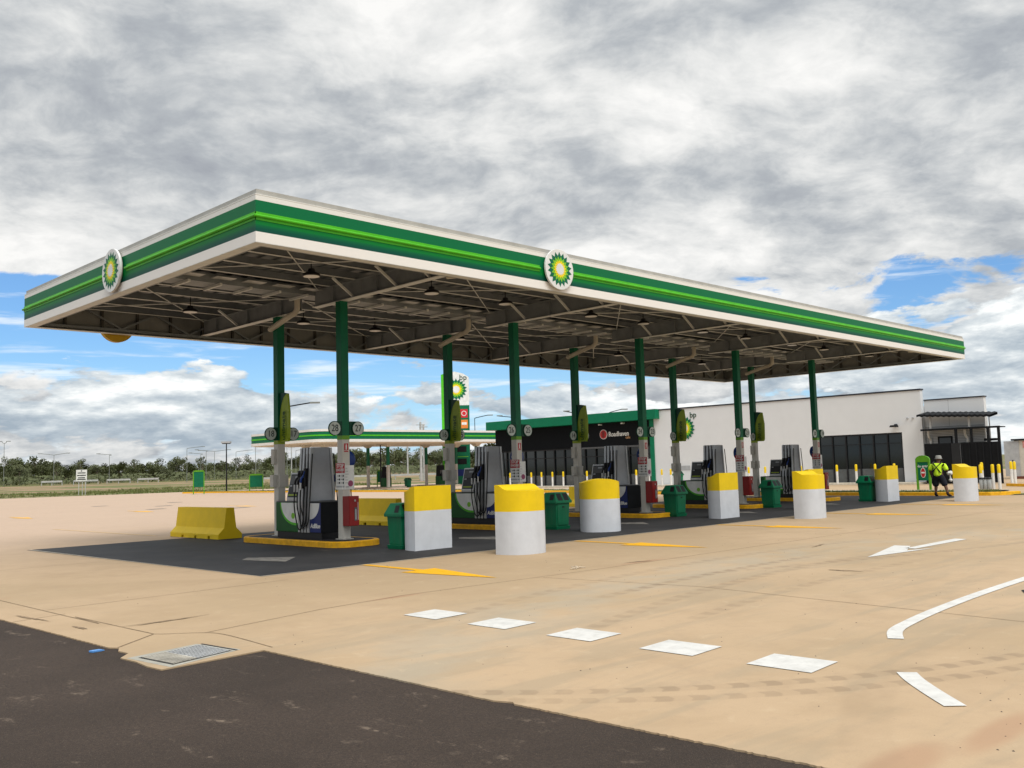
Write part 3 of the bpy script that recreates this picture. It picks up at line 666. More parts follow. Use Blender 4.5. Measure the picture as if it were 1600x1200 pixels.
    # tie rods in the roof plane, one cross per bay per side
    for i in range(-1, 5):
        xa = PX[i] if i >= 0 else .4; xb = PX[i+1] if i < 4 else L_-.4
        for (ya, yb) in ((.5, W_/2-.6), (W_/2+.6, W_-.5)):
            MB().tube([(xa+.1, ya, 6.36), (xb-.1, yb, 6.36)], .014, 6).build('tie_rod', STEELL, t)
            MB().tube([(xa+.1, yb, 6.33), (xb-.1, ya, 6.33)], .014, 6).build('tie_rod', STEELL, t)
    for (xa, ya, za, xb, yb, zb) in ((1.6, .6, 6.38, 2.9, 2.9, 6.1),): pass
    # columns
    for x in PX:
        for y in (YF, YB):
            r = .105
            c = MB().box(x-r, x+r, y-r, y+r, 2.645, 5.957).build('column', GREEN, t)
            MB().box(x-r-.002, x+r+.002, y-r-.002, y+r+.002, 2.547, 2.645).build('lime_band', LIME2 if y == YB else mat('lime_band', (.13, .33, .02), .4), c)
            MB().box(x-r, x+r, y-r, y+r, .165, 2.547).build('white_cladding', COLW, c, .004)
            MB().box(x-r-.05, x+r+.05, y-r-.05, y+r+.05, .142, .165).build('base_plate', GREYC, c)
            if y == YB:
                MB().box(x-.02, x+.11, y-r-.002-.0, y-r-.06, 2.0, 2.42).build('switch_box', COLW, c, .01) if False else None
                MB().box(x-r-.08, x-r, y-.02, y+.12, 2.03, 2.42).build('switch_box', COLW, c, .01)
                MB().box(x-r-.13, x-r, y-.06, y+.10, 1.42, 1.74).build('socket_box', COLW, c, .015)
                MB().box(x+r, x+r+.13, y-.06, y+.10, 1.42, 1.74).build('socket_box', COLW, c, .015)
                MB().box(x-.09, x+.09, y-r-.05, y-r, 1.42, 1.74).build('socket_box', COLW, c, .01)
    return t
canopy()

def emblem_sign(label, loc, face):
    t = thing('round_emblem_sign', label, 'sign', loc, 0, 'round sunburst signs on the canopy edge')
    R = .485
    if face == 'rear':
        mb = MB(); mb.disc((0, .20, 0), R, .16); mb.build('disc', mat('emblem_back_yellow', (.62, .38, .02), .5), t); return t
    mb = MB(); mb.disc((0, -.029, 0) if face == 'y' else (-.029, 0, 0), R-.04, .03, face, 48); mb.build('hub', GREYC, t)
    mb = MB(); mb.disc((0, -.06, 0) if face == 'y' else (-.06, 0, 0), R, .05, face, 56); mb.build('disc', SIGNW, t, .012)
    sunburst(t, (0, -.1105, 0) if face == 'y' else (-.1105, 0, 0), R*.86, face)
    return t
emblem_sign('round white sign with green and yellow sunburst on the long front fascia', (7.88, 0, 6.355), 'y')
emblem_sign('round white sign with green and yellow sunburst on the short left fascia', (0, 6.04, 6.345), 'x')
emblem_sign('round yellow sign whose lower edge hangs below the rear canopy fascia', (2.5, W_, 6.12), 'rear')

def bay_lamps():
    t = thing('bay_lamp', '', 'lamp', (0, 0, 0), 0, 'high bay lamps under the canopy')
    MB().tube([(0, 0, .0), (0, 0, .30)], .012, 6).build('stem', BLACK, t)
    MB().lathe([(.04, .0), (.07, -.01), (.08, -.06), (.06, -.07), (.13, -.09), (.19, -.13), (.20, -.17), (.185, -.175)], (0, 0, 0), 24).build('housing', BLACK, t)
    MB().lathe([(.175, -.172), (.175, -.183)], (0, 0, 0), 24).build('lens', LENS, t)
    xs = [3.0, 6.45, 9.0, 12.5, 15.0, 18.25, 20.95, 24.25, 26.8, 30.9]
    words = ['first', 'second', 'third', 'fourth', 'fifth', 'sixth', 'seventh', 'eighth', 'ninth', 'tenth']
    first = True
    for y, row in ((2.86, 'front'), (8.6, 'rear')):
        for w, x in zip(words, xs):
            lb = f'black round high bay lamp, {w} from the left in the {row} row under the canopy'
            if first: t.location = (x, y, 6.25); t['label'] = lb; first = False
            else: dup(t, (x, y, 6.25), lb)
bay_lamps()
def camera_box(loc, rz, label):
    t = thing('security_camera', label, 'camera', loc, rz, 'cameras under the front canopy edge')
    MB().box(-.05, .05, -.13, .13, -.05, .05).build('housing', PIPE, t, .012); MB().disc((0, -.13, 0), .035, .012, 'y', 16).build('lens', BLACK, t); MB().tube([(0, .06, .05), (0, .06, .42)], .015, 6).build('bracket', PIPE, t)
camera_box((5.0, .45, 5.93), RD(30), 'beige security camera under the canopy edge above columns 28 and 27')
camera_box((29.4, .45, 5.93), RD(30), 'beige security camera under the canopy edge near its far right end')

# ------------------------------------------------------------------ pump islands, one of each kind then copies
def rounded_rect(x0, x1, y0, y1, r, n=8):
    out = []
    for cx, cy, a0 in ((x1-r, y1-r, 0), (x0+r, y1-r, 90), (x0+r, y0+r, 180), (x1-r, y0+r, 270)):
        for i in range(n+1): a = RD(a0 + 90*i/n); out.append((cx + r*cos(a), cy + r*sin(a)))
    return out
def make_island():
    t = thing('pump_island', '', 'island', (0, 0, 0), 0, 'yellow edged pump islands')
    o = rounded_rect(-.72, .70, -2.25, 2.45, .5); i_ = rounded_rect(-.60, .58, -2.13, 2.33, .40); n = len(o)
    o2 = rounded_rect(-.70, .68, -2.23, 2.43, .49)
    mb = MB(); V = [(x, y, .0) for x, y in o] + [(x, y, .12) for x, y in o] + [(x, y, .142) for x, y in o2] + [(x, y, .142) for x, y in i_] + [(x, y, .10) for x, y in i_]
    mb.add(V, [(k*n+j, k*n+(j+1) % n, (k+1)*n+(j+1) % n, (k+1)*n+j) for k in range(4) for j in range(n)]); mb.build('kerb', YELK, t)
    mb = MB(); mb.ext(i_, .10, .139); mb.build('infill', APRON, t)
    return t
def make_pump():
    t = thing('fuel_pump', '', 'fuel pump', (0, 0, 0), 0, 'high hose fuel pumps on the islands')
    hw = .36
    MB().box(-hw+.03, hw-.03, -.98, 1.04, 0, .16).build('plinth', BLACK, t)
    c = MB().box(-hw, hw, .0, 1.06, .16, .90).build('cabinet', mat('pump_green', (.006, .085, .016), .4, spec=.2), t, .012)
    for sx in (-1, 1):
        arc = [(.80 - .66*(1-cos(RD(a)))*1.0, .885 - .50*sin(RD(a))) for a in range(0, 91, 9)]
        xo = sx*hw
        lo = [(.80+.06 - (.72)*(1-cos(RD(a))), .885 - .56*sin(RD(a))) for a in range(0, 91, 9)]
        MB().ext([(y, z) for y, z in lo] + [(.005, .325), (.005, .885)], min(xo, xo+sx*.003), max(xo, xo+sx*.003), 'x').build('lime_swoosh', LIME, c)
        MB().ext([(y, z) for y, z in arc] + [(.005, .385), (.005, .885)], min(xo, xo+sx*.007), max(xo, xo+sx*.007), 'x').build('white_swoosh', SIGNW, c)
        MB().disc((xo + (0 if sx < 0 else .012), 0.24, .56), .075, .012, 'x', 20).build('round_badge', EMYG, c)
    d = MB().box(-hw, hw, -1.01, -.51, .16, .90).build('additive_cabinet', CHAR, t, .012)
    for sx in (-1, 1):
        xo = sx*hw
        MB().box(min(xo, xo+sx*.004), max(xo, xo+sx*.004), -.99, -.52, .17, .885).build('blue_panel', BLUE, d)
        arc = [(-.94 + .42*(1-cos(RD(a))), .88 - .40*sin(RD(a))) for a in range(0, 91, 9)]
        MB().ext(arc + [(-.52, .88)], min(xo+sx*.004, xo+sx*.008), max(xo+sx*.004, xo+sx*.008), 'x').build('white_swoosh', SIGNW, d)
    text('AdBlue', .15, SIGNW, (-hw-.007, -.755, .32), 'x', d, sx=.95, bold=.004, shear=.2)
    MB().box(-hw, hw, -.985, 1.04, .903, .925).build('top_tray', DGREY, t)
    # tower: tapered hood with dark core and four silver ribs each side
    MB().frus((-.33, .33, -.51, -.01, .926), (-.25, .25, -.495, -.025, 2.26)).build('tower', GREY, t, .012)
    for sx in (-1, 1):
        for k in range(4):
            y = -.04 - k*.135; w = .045
            V = []
            for z, xo in ((.16, .365), (.926, .365), (2.25, .28)):
                for dy, dx in ((-w, -.04), (-w*.8, .03), (w*.8, .03), (w, -.04)): V.append((sx*(xo+dx), y+dy-.03, z))
            mb = MB(); mb.add(V, [(i*4+j, i*4+(j+1) % 4, i*4+4+(j+1) % 4, i*4+4+j) for i in range(2) for j in range(4)] + [(0, 1, 2, 3), (8, 9, 10, 11)])
            mb.build('rib', RIB, t)
        MB().ext([(-.509, .16), (-.001, .16), (-.001, .90), (-.509, .90)], min(sx*.30, sx*.365), max(sx*.30, sx*.365), 'x').build('lower_core', BLACK, t)
        xk = .05 if sx < 0 else -.05
        for k in range(3):
            y = -.11 - k*.135; xo = sx*.42; zc = 1.36 + (.05 if k == 2 else 0)
            nz = MB(); nz.m(0); nz.box(min(xo, xo-sx*.10), max(xo, xo-sx*.10), y-.045, y+.045, zc-.12, zc+.33)
            nzo = nz.build('nozzle_boot', BLACK, t, .012)
            q = MB(); q.tube([(xo+sx*.02, y, zc+.16), (xo+sx*.07, y+.03, zc+.08), (xo+sx*.08, y+.05, zc-.02)], [.022, .03, .028], 8); q.tube([(xo+sx*.02, y, zc+.17), (xo+sx*.01, y-.02, zc+.26)], .014, 6)
            q.build('nozzle', BLUE2 if k == 2 else BLACK, t)
            MB().tube([(xo+sx*.08, y+.05, zc-.02), (xo+sx*.085, y+.05, zc-.20)], .026, 8).build('swivel', GALV, t)
            p0 = Vector((xo+sx*.085, y+.05, zc-.20)); dz = .30 + .05*k
            pts = smooth_poly([p0, p0 + Vector((0, .02, -.35)), Vector((sx*.46, y+.06-.02*k, dz+.16)), Vector((sx*.46, y-.03, dz-.04)), Vector((sx*.45, y-.13, dz-.06)), Vector((sx*.43, y-.19, dz+.12)), Vector((sx*.41, y-.21, .9)), Vector((sx*.31, y-.20, 2.1))], 5)
            MB().tube(pts, .016, 7).build('hose', RUB, t)
    # pay terminal leaning back on the green cabinet
    k = MB().ext([(-.31, .926), (.31, .926), (.31, 1.0), (.16, 1.64), (-.16, 1.64), (-.31, 1.0)], .09, .63, 'y').build('terminal', RIB, t, .012)
    for sx in (-1, 1):
        def FP(u, z0, z1, m, nm, y0, y1):
            def X(z): return sx*(.314 - (z-1.0)*.2344) + sx*u
            s0, s1 = X(z0), X(z1); e = sx*.006
            V = [(s0, y0, z0), (s0, y1, z0), (s1, y1, z1), (s1, y0, z1)]; V2 = [(a+e, b, c_) for a, b, c_ in V]
            mb = MB(); mb.add(V+V2, [(0, 1, 2, 3), (4, 5, 6, 7), (0, 1, 5, 4), (1, 2, 6, 5), (2, 3, 7, 6), (3, 0, 4, 7)]); mb.build(nm, m, k)
        FP(0, 1.02, 1.60, BLACK, 'front_plate', .13, .59); FP(.007, 1.35, 1.57, DGREY, 'screen', .16, .56); FP(.007, 1.06, 1.10, LIME2, 'notice_strip', .17, .55); FP(.007, 1.29, 1.33, GREY, 'keypad', .45, .54)
        FP(.014, 1.50, 1.55, GREY, 'price_window', .18, .36)
    return t
def make_block(flip=False):
    """concrete bollard block: D-shaped plan, flat back at y=0, curved face towards -y, top drops in an S towards one side"""
    t = thing('bollard_block', '', 'bollard', (0, 0, 0), 0, 'yellow and white concrete bollard blocks')
    w, s, b = .53, .38, .27; HT, LOW, MID = 1.40, 1.265, .86
    D = s+b; e_ = 2/2.7; arc = []
    for a in range(0, 181, 4): ca, sa = cos(RD(a)), sin(RD(a)); arc.append((-w*math.copysign(abs(ca)**e_, ca), -D*abs(sa)**e_))
    def top(y, x=0):
        if flip: return 1.285 + .105*(1-(x/w)**2)
        f = min(1, max(0, (-y-.07)/.26)); f = f*f*(3-2*f)
        return HT - .095*f - .03*min(1, -y/D)
    n = len(arc)
    def strip(mb, z0, z1):
        mb.add([(x, y, z0) for x, y in arc] + [(x, y, z1(x, y)) for x, y in arc], [(j, j+1, n+j+1, n+j) for j in range(n-1)], True)
        xs = [-w + 2*w*k/12 for k in range(13)]
        mb.add([(x, 0, z0) for x in xs] + [(x, 0, z1(x, 0)) for x in xs], [(j, j+1, 13+j+1, 13+j) for j in range(12)])
    mb = MB(); strip(mb, 0, lambda x, y: MID); mb.build('white_base', BLKW, t)
    mb = MB(); strip(mb, MID, lambda x, y: top(y, x))
    if flip: mb.add([(x, y, top(y, x)) for x, y in arc] + [(x, 0, top(0, x)) for x, y in arc], [(j, j+1, n+j+1, n+j) for j in range(n-1)], True)
    else:
        h_ = n//2
        mb.add([(x, y, top(y)) for x, y in arc[:h_+1]] + [(-x, y, top(y)) for x, y in arc[:h_+1]], [(j, j+1, h_+1+j+1, h_+1+j) for j in range(h_)], True)
    mb.build('yellow_top', YEL, t)
    return t
def make_bin():
    t = thing('rubbish_bin', '', 'bin', (0, 0, 0), 0, 'green rubbish bins on the forecourt')
    MB().frus((-.27, .27, -.25, .25, .0), (-.29, .29, -.27, .27, .09)).build('foot', GREEN2, t, .01)
    MB().frus((-.25, .25, -.23, .23, .09), (-.28, .28, -.26, .26, .72)).build('body', GREEN2, t, .015)
    h = MB().add([(-.33, -.31, .72), (.33, -.31, .72), (.33, .31, .72), (-.33, .31, .72), (-.33, -.31, .78), (.33, -.31, .78), (.33, .31, .78), (-.33, .31, .78), (-.24, -.18, 1.02), (.24, -.18, 1.02), (.24, .18, 1.02), (-.24, .18, 1.02)],
        [(0,3,2,1),(0,1,5,4),(1,2,6,5),(2,3,7,6),(3,0,4,7),(4,5,9,8),(5,6,10,9),(6,7,11,10),(7,4,8,11),(8,9,10,11)]).build('lid', GREEN2, t, .012)
    def pl(u0, u1, f0, f1, side):
        # dark opening lying on the sloped lid face
        def P(u, f):
            if side == 'y': return (u, -.31 + .13*f - .006, .78 + .24*f)
            return (-.33 + .09*f - .006, u, .78 + .24*f)
        V = [P(u0, f0), P(u1, f0), P(u1, f1), P(u0, f1)]; q = MB(); q.add(V, [(0, 1, 2, 3)]); q.add([(a, b, c-.03) if True else 0 for a, b, c in V], [(0, 1, 2, 3)]); q.build('opening', BLACK, h)
    pl(-.22, -.03, .08, .88, 'y'); pl(.03, .22, .08, .88, 'y'); pl(-.20, -.05, .15, .8, 'x')
    d = MB().frus((-.20, .20, -.252, -.24, .12), (-.235, .235, -.275, -.255, .70)).build('door', GREEN2, t, .006)
    MB().box(-.035, .035, -.284, -.262, .60, .635).build('latch', BLACK, d)
    return t
def make_cabinet():
    t = thing('fire_hose_cabinet', '', 'cabinet', (0, 0, 0), 0, 'red fire hose cabinets on the front columns')
    MB().box(-.14, .14, -.27, 0, 0, .71).build('body', RED, t, .008)
    d = MB().box(-.135, .135, -.285, -.271, .01, .70).build('door', RED, t, .004)
    MB().box(.0, .075, -.29, -.285, .12, .44).build('window', DGREY, d); MB().box(.02, .055, -.293, -.29, .15, .40).build('instruction_strip', SIGNG, d)
    MB().disc((.02, -.285, .60), .025, .008, 'y', 14).build('lock', GREYC, d); MB().box(.10, .112, -.288, -.285, .14, .56).build('white_line', SIGNW, d)
    return t
def make_reel():
    t = thing('hose_reel', '', 'hose reel', (0, 0, 0), 0, 'blue hose reels behind the front columns')
    mb = MB(); pr = [(.0, .10), (.10, .10), (.18, .08), (.235, .045), (.245, 0.0), (.235, -.045), (.18, -.08), (.10, -.10), (.0, -.10)]
    n = 28; V = [(r*cos(2*pi*j/n), z, r*sin(2*pi*j/n)) for r, z in pr for j in range(n)]
    mb.add(V, [(i*n+j, i*n+(j+1) % n, (i+1)*n+(j+1) % n, (i+1)*n+j) for i in range(len(pr)-1) for j in range(n)], True); mb.build('dome', BLUE2, t)
    MB().bar((-.05, 0, 0), (-.40, -.20, 0), .05, .05).build('bracket', GREYC, t)
    MB().tube(smooth_poly([(.10, 0, -.22), (.11, 0, -.5), (.12, 0, -.95)], 4), .014, 6).build('hose', RUB, t)
    MB().tube([(.10, 0, -.22), (.10, 0, -.34)], .035, 8).build('hose_stop', BLACK, t)
    return t
def make_pennant():
    t = thing('blade_sign', '', 'sign', (0, 0, 0), 0, 'tall lime leaf shaped blade signs on the rear columns')
    out = [(0, 0), (-.38, 0), (-.43, .10), (-.45, .75), (-.38, 1.26), (-.17, 1.30), (0, 1.30)]     # (y, z) plan, hanging towards -y
    MB().ext(out, -.03, .03, 'x').build('panel', LIME2, t)
    cv = [(-.385 + .385*sin(RD(a)), 1.26 - .80*(1-cos(RD(a)))) for a in range(0, 91, 9)]
    MB().ext(cv + [(0, 1.30), (-.17, 1.30), (-.38, 1.262)], -.036, .036, 'x').build('dark_corner', DGREEN, t)
    text('ultimate', .235, mat('pennant_ink', (.035, .085, .02), .5), (-.037, -.20, .42), 'x', t, spin=90, bold=.004)
    MB().box(-.038, -.034, -.325, -.318, .12, .82).build('underline', mat('pennant_ink', (0, 0, 0)), t)
    return t
def make_exsign():
    t = thing('extinguisher_sign', '', 'sign', (0, 0, 0), 0, 'small red extinguisher signs on the front columns')
    MB().box(-.065, .065, -.006, 0, 0, .22).build('plate', SIGNW, t); MB().box(-.06, .06, -.009, -.006, .045, .215).build('red_field', REDS, t); MB().box(-.06, .06, -.009, -.006, .005, .035).build('red_field', REDS, t)
    MB().ext([(-.018, .06), (.018, .06), (.018, .16), (.008, .18), (.008, .2), (-.015, .2), (-.008, .18), (-.018, .16)], -.012, -.009, 'y').build('cylinder_symbol', SIGNW, t)
    return t
def make_notice():
    t = thing('stop_notice', '', 'sign', (0, 0, 0), 0, 'red and white stop notices on the front columns')
    MB().box(-.012, 0, -.19, .19, 0, .64).build('plate', SIGNW, t)
    MB().box(-.016, -.012, -.185, .185, .40, .635).build('red_header', REDS, t)
    text('STOP', .12, SIGNW, (-.018, 0, .57), 'x', t, bold=.002); text('ENGINE', .09, SIGNW, (-.018, 0, .47), 'x', t, bold=.001)
    mb = MB(); R = random.Random(2)
    for r in range(3):
        for c in (-.09, .07): mb.disc((-.012, c-.03, .33-r*.085), .026, .004, 'x', 10); mb.box(-.016, -.012, c+.0, c+.07, .325-r*.085, .335-r*.085)
    mb.build('symbols', INK, t); MB().box(-.016, -.012, -.17, .17, .05, .09).build('grey_strip', SIGNG, t)
    return t
def make_rules():
    t = thing('pump_rules_sign', '', 'sign', (0, 0, 0), 0, 'white pump rules boards facing the lane')
    MB().box(-.15, .20, -.012, 0, 0, .58).build('plate', SIGNW, t); mb = MB()
    for r in range(6): mb.box(-.12, .0 + .02*(r % 3), -.016, -.012, .50-r*.07, .515-r*.07)
    mb.build('print', SIGNG, t); MB().disc((.09, -.012, .14), .075, .004, 'y', 20).build('round_mark', PURP, t); MB().box(-.14, .05, -.016, -.012, .045, .075).build('purple_strip', SIGNG, t)
    return t
def number_sign(n, loc, label):
    t = thing('number_sign', label, 'sign', loc, 0, 'round pump number signs on the columns')
    sgn = 1 if loc[0] < 0 else -1
    return t

isl0, pump0, cab0, reel0, pen0, ex0, no0, ru0 = make_island(), make_pump(), make_cabinet(), make_reel(), make_pennant(), make_exsign(), make_notice(), make_rules()
def numsign(n, x, y, side, label):
    """side -1: disc on the left (-x) of the column"""
    t = thing('number_sign', label, 'sign', (x + side*.105, y, 2.63), 0, 'round pump number signs on the columns')
    MB().box(min(0, side*.24), max(0, side*.24), -.115, -.06, .02, .36).build('bracket', DGREEN, t)
    MB().disc((side*.235, -.116, .185), .176, .025, 'y', 40).build('rim', DGREEN, t)
    MB().disc((side*.235, -.1415, .185), .158, .008, 'y', 40).build('face', DISC, t)
    text(str(n), .235, INK, (side*.235, -.153, .185), 'y', t, 'numeral', sx=.86)
for i, (x, (a, b, c, d)) in enumerate(zip(PX, PAIRS)):
    L = lambda s_: s_.format(a=a, b=b, c=c, d=d)
    def place(o0, loc, lab):
        lab = L(lab)
        if i == 0: o0.location = loc; o0['label'] = lab; return o0
        return dup(o0, loc, lab)
    place(isl0, (x, 5.99, 0.0), 'long yellow kerbed pump island carrying columns {a} and {c}')
    place(pump0, (x, 5.99, .14), 'grey and green high hose fuel pump standing between columns {a} and {c}')
    place(cab0, (x+.02, YF-.107, 1.16-.72+.03), 'red fire hose cabinet on the front column numbered {a} and {b}')
    place(reel0, (x+.30, YF+.30, 2.06), 'blue round hose reel behind the column numbered {a} and {b}')
    place(pen0, (x-.02, YB-.105, 2.605), 'lime leaf blade sign reading ultimate on the column numbered {c}')
    place(ex0, (x+.0, YF-.107, 2.24), 'small red and white extinguisher sign on the column numbered {a} and {b}')
    place(no0, (x-.107, YF-.03, 1.34), 'red headed white stop notice on the column numbered {a} and {b}')
    place(ru0, (x+.02, YF-.107, 1.34), 'white rules board with purple round mark on the column numbered {a} and {b}')
    for n, y, sd, wh in ((a, YF, -1, 'left'), (b, YF, 1, 'right'), (c, YB, -1, 'left'), (d, YB, 1, 'right')):
        numsign(n, x, y, sd, f'pale round sign reading {n} on the {wh} of its green column')
# blocks: (x, y of flat back, rotation 0 = curved face to -y, 180 = curved face to +y), flip = high side on the curve
blk0, blk1 = make_block(False), make_block(True)
BL = [(5.18, 1.47, pi, 0, 'yellow and white block with flat face, left of the nearest pair before pump 28'),
      (5.50, -.72, 0, 0, 'largest yellow and white block, curved face, on pale concrete in front of column 26'),
      (11.2, 1.73, -.7, 1, 'yellow and white block with arched yellow top before the column numbered 14'),
      (17.17, 1.46, pi, 0, 'yellow and white block with grey left side before the pump at column 22'),
      (17.86, -.62, 0, 0, 'yellow and white curved block on pale concrete before the column numbered 20'),
      (22.42, 1.25, pi, 0, 'yellow and white block mostly hidden behind another block near column 20'),
      (28.72, 1.26, pi, 0, 'yellow and white block touching a dark green bin near the glazed wall'),
      (29.2, -1.06, 0, 0, 'rightmost yellow and white block, curved, right of the walking worker')]
for k, (x, y, r, fl, lb) in enumerate(BL):
    if k == 0: o = blk0; o.location = (x, y, 0); o.rotation_euler = (0, 0, r); o['label'] = lb
    elif fl: blk1.location = (x, y, 0); blk1.rotation_euler = (0, 0, r); blk1['label'] = lb
    else: dup(blk0, (x, y, 0), lb, r)
bin0 = make_bin()
for k, (x, y, lb) in enumerate([(5.05, 2.35, 'green bin half hidden left of the nearest flat faced block'), (11.25, 3.35, 'green bin with two slanted openings right of the largest block'),
        (17.45, 3.72, 'green bin left of the block with the grey left side'), (23.3, 3.55, 'green bin between the grey sided block and the curved block at column 20'), (28.55, 2.25, 'dark green bin beside the block nearest the glazed wall')]):
    if k == 0: bin0.location = (x, y, .004); bin0['label'] = lb
    else: dup(bin0, (x, y, .004), lb)
def make_barrier():
    t = thing('road_barrier', '', 'barrier', (0, 0, 0), 0, 'yellow concrete road barriers')
    h = .86; sec = [(-.36, 0), (.36, 0), (.36, .10), (.17, .30), (.115, h), (-.115, h), (-.17, .30), (-.36, .10)]; ln = 1.48
    mb = MB(); n = len(sec)
    # base is cut by forklift slots: build the body above .0 and notch the feet
    up_ = [(-.36, .075), (.36, .075), (.36, .13), (.185, .30), (.115, h), (-.115, h), (-.185, .30), (-.36, .13)]
    mb.ext(up_, -ln, ln, 'y')
    ys = [-ln, -.98, -.86, -.18, -.04, .62, .76, ln]
    for a, b_ in zip(ys[::2], ys[1::2]): mb.box(-.36, .36, a, b_, 0, .0745)
    mb.build('body', YEL, t); return t
bar0 = make_barrier()
for k, (x, y, lb) in enumerate([(4.76, 11.25, 'yellow concrete road barrier standing in the open left of column 18'), (10.75, 11.3, 'yellow road barrier behind the red cabinet of column 28'), (16.75, 11.4, 'yellow road barrier seen left of the column numbered 14'), (22.75, 11.5, 'yellow road barrier seen left of the column numbered 12')]):
    if k == 0: bar0.location = (x, y, .004); bar0['label'] = lb
    else: dup(bar0, (x, y, .004), lb)

# ------------------------------------------------------------------ roadhouse building and its yard
def roadhouse():
    t = thing('roadhouse', 'long white roadhouse with green fascia, black shopfront and dark windows behind the canopy', 'building', (52.4, 30, 0))
    oy = 30.0
    def B(x0, x1, y0, y1, z0, z1): return MB().box(x0, x1, y0-oy, y1-oy, z0, z1)
    w = MB(); w.box(0, .4, 16.43-oy, 30.65-oy, 0, 5.95); w.box(0, .4, 9.31-oy, 10.63-oy, 0, 5.95); w.box(0, .4, 10.63-oy, 16.43-oy, 3.32, 5.95); w.box(.401, 12, 9.32-oy, 30.64-oy, .0, 4.9)
    for y in (13.6, 19.0, 23.2, 27.8): w.box(-.004, 0, y-.012-oy, y+.012-oy, 3.33 if y < 16.43 else 0.0, 5.94)
    w.build('white_wall', BWALL, t)
    B(-.06, .46, 9.27, 30.65, 5.952, 6.045).build('wall_capping', NAVY, t)
    # right glazing
    wn = B(.05, .12, 10.63, 16.43, .02, .10).build('window_frame', BLACK, t)
    f = MB(); f.box(.05, .12, 10.63-oy, 16.43-oy, 3.22, 3.32)
    for k in range(7): y = 10.63 + (16.43-10.63-.08)*k/6; f.box(.05, .12, y-oy, y+.08-oy, .101, 3.219)
    f.box(.06, .11, 10.72-oy, 16.34-oy, 2.62, 2.66)
    f.build('mullions', BLACK, wn)
    B(.14, .16, 10.65, 16.41, .05, 3.30).build('glass', GLASS, wn)
    B(.13, .138, 10.72, 16.36, .11, 1.02).build('reflection_band', GLASSL, wn)  # paler strip low in the glass: reflected ground painted on
    # black shopfront
    B(.9, 7, 30.66, 49.0, 0, 5.28).build('shop_wall', CHAR, t)
    B(.55, .9, 30.9, 49.0, 3.32, 5.27).build('black_cladding', mat('black_cladding', (.005, .006, .008), .6, spec=.08), t)
    B(.40, .552, 32.2, 38.0, 3.32, 5.27).build('sign_panel', mat('black_cladding2', (.007, .008, .010), .6, spec=.08), t)
    B(.30, .56, 32.0, 38.2, 3.18, 3.318).build('door_hood', DGREY, t)
    sf = B(.62, .70, 30.9, 48.9, .02, .12).build('shop_frame', BLACK, t)
    f = MB(); f.box(.62, .70, 30.9-oy, 48.9-oy, 3.2, 3.3); f.box(.63, .69, 30.9-oy, 48.9-oy, 2.5, 2.56)
    for k in range(16): y = 30.9 + 17.9*k/15; f.box(.62, .70, y-oy, y+.10-oy, .12, 3.2)
    f.build('mullions', BLACK, sf)
    B(.74, .76, 30.95, 48.9, .03, 3.3).build('glass', GLASS, sf)
    B(.725, .735, 31, 48.9, .12, 1.0).build('reflection_band', GLASSL, sf)  # reflection of the paving painted as a paler strip
    # display stands seen dimly inside are left to the reflections
    B(-.55, 7, 29.72, 49.1, 5.29, 6.06).build('green_fascia', mat('roadhouse_green', (.0, .15, .07), .5, var=.03, spec=.2), t)
    B(-.1, .45, 30.3, 30.66, 0, 5.288).build('green_post', mat('roadhouse_green', (0, 0, 0)), t)
    # signs
    e = MB().disc((-.001, 27.35-oy, 4.42), .30, .03, 'x', 30).build('sunburst_emblem', SIGNW, t)
    sunburst(e, (-.032, 27.35-oy, 4.42), .93, 'x', .012)
    text('bp', .62, mat('sign_ink_green', (.01, .06, .03), .5), (-.02, 26.55-oy, 5.40), 'x', t, ext=.015)
    q = MB().disc((.38, 35.75-oy, 4.33), .40, .05, 'x', 30).build('round_logo', SIGNW, t)
    MB().disc((.328, 35.75-oy, 4.33), .36, .012, 'x', 30).build('red_disc', mat('sign_red', (.42, .02, .018), .4), q)
    mb = MB(); mb.box(.306, .315, 35.72-oy, 35.78-oy, 4.06, 4.6); mb.box(.306, .3149, 35.84-oy, 35.88-oy, 4.1, 4.56); mb.box(.306, .3149, 35.62-oy, 35.66-oy, 4.1, 4.56); mb.build('logo_bars', INK, q)
    text('Roadhaven', .56, SIGNW, (.36, 34.15-oy, 4.30), 'x', t, ext=.02, bold=.006, sx=.86)
    text('cafe', .30, mat('sign_tan', (.45, .25, .12), .5), (.36, 33.2-oy, 3.98), 'x', t, ext=.015, bold=.004)
    for y in (36.0, 33.6): MB().box(.10, .40, y-.10-oy, y+.10-oy, 5.10, 5.2).build('spot_lamp', SIGNW, t)
    k = MB().box(-.22, -.001, 10.95-.06-oy, 10.95+.06-oy, 3.80, 3.86).build('flood_lamp', BLACK, t); MB().frus((-.55, -.15, 10.75-oy, 11.2-oy, 3.66), (-.50, -.15, 10.8-oy, 11.15-oy, 3.79)).build('housing', CHAR, k); MB().box(-.52, -.20, 10.8-oy, 11.12-oy, 3.652, 3.659).build('lens', LENS, k)
    for y in (10.2, 9.85): MB().box(-.14, -.001, y-.04-oy, y+.04-oy, 4.16, 4.24).build('wall_camera', SIGNG, t)
    MB().box(-.02, -.001, 27.0-oy, 28.2-oy, 1.2, 1.55).build('vent_panel', SIGNG, t)
    return t
roadhouse()
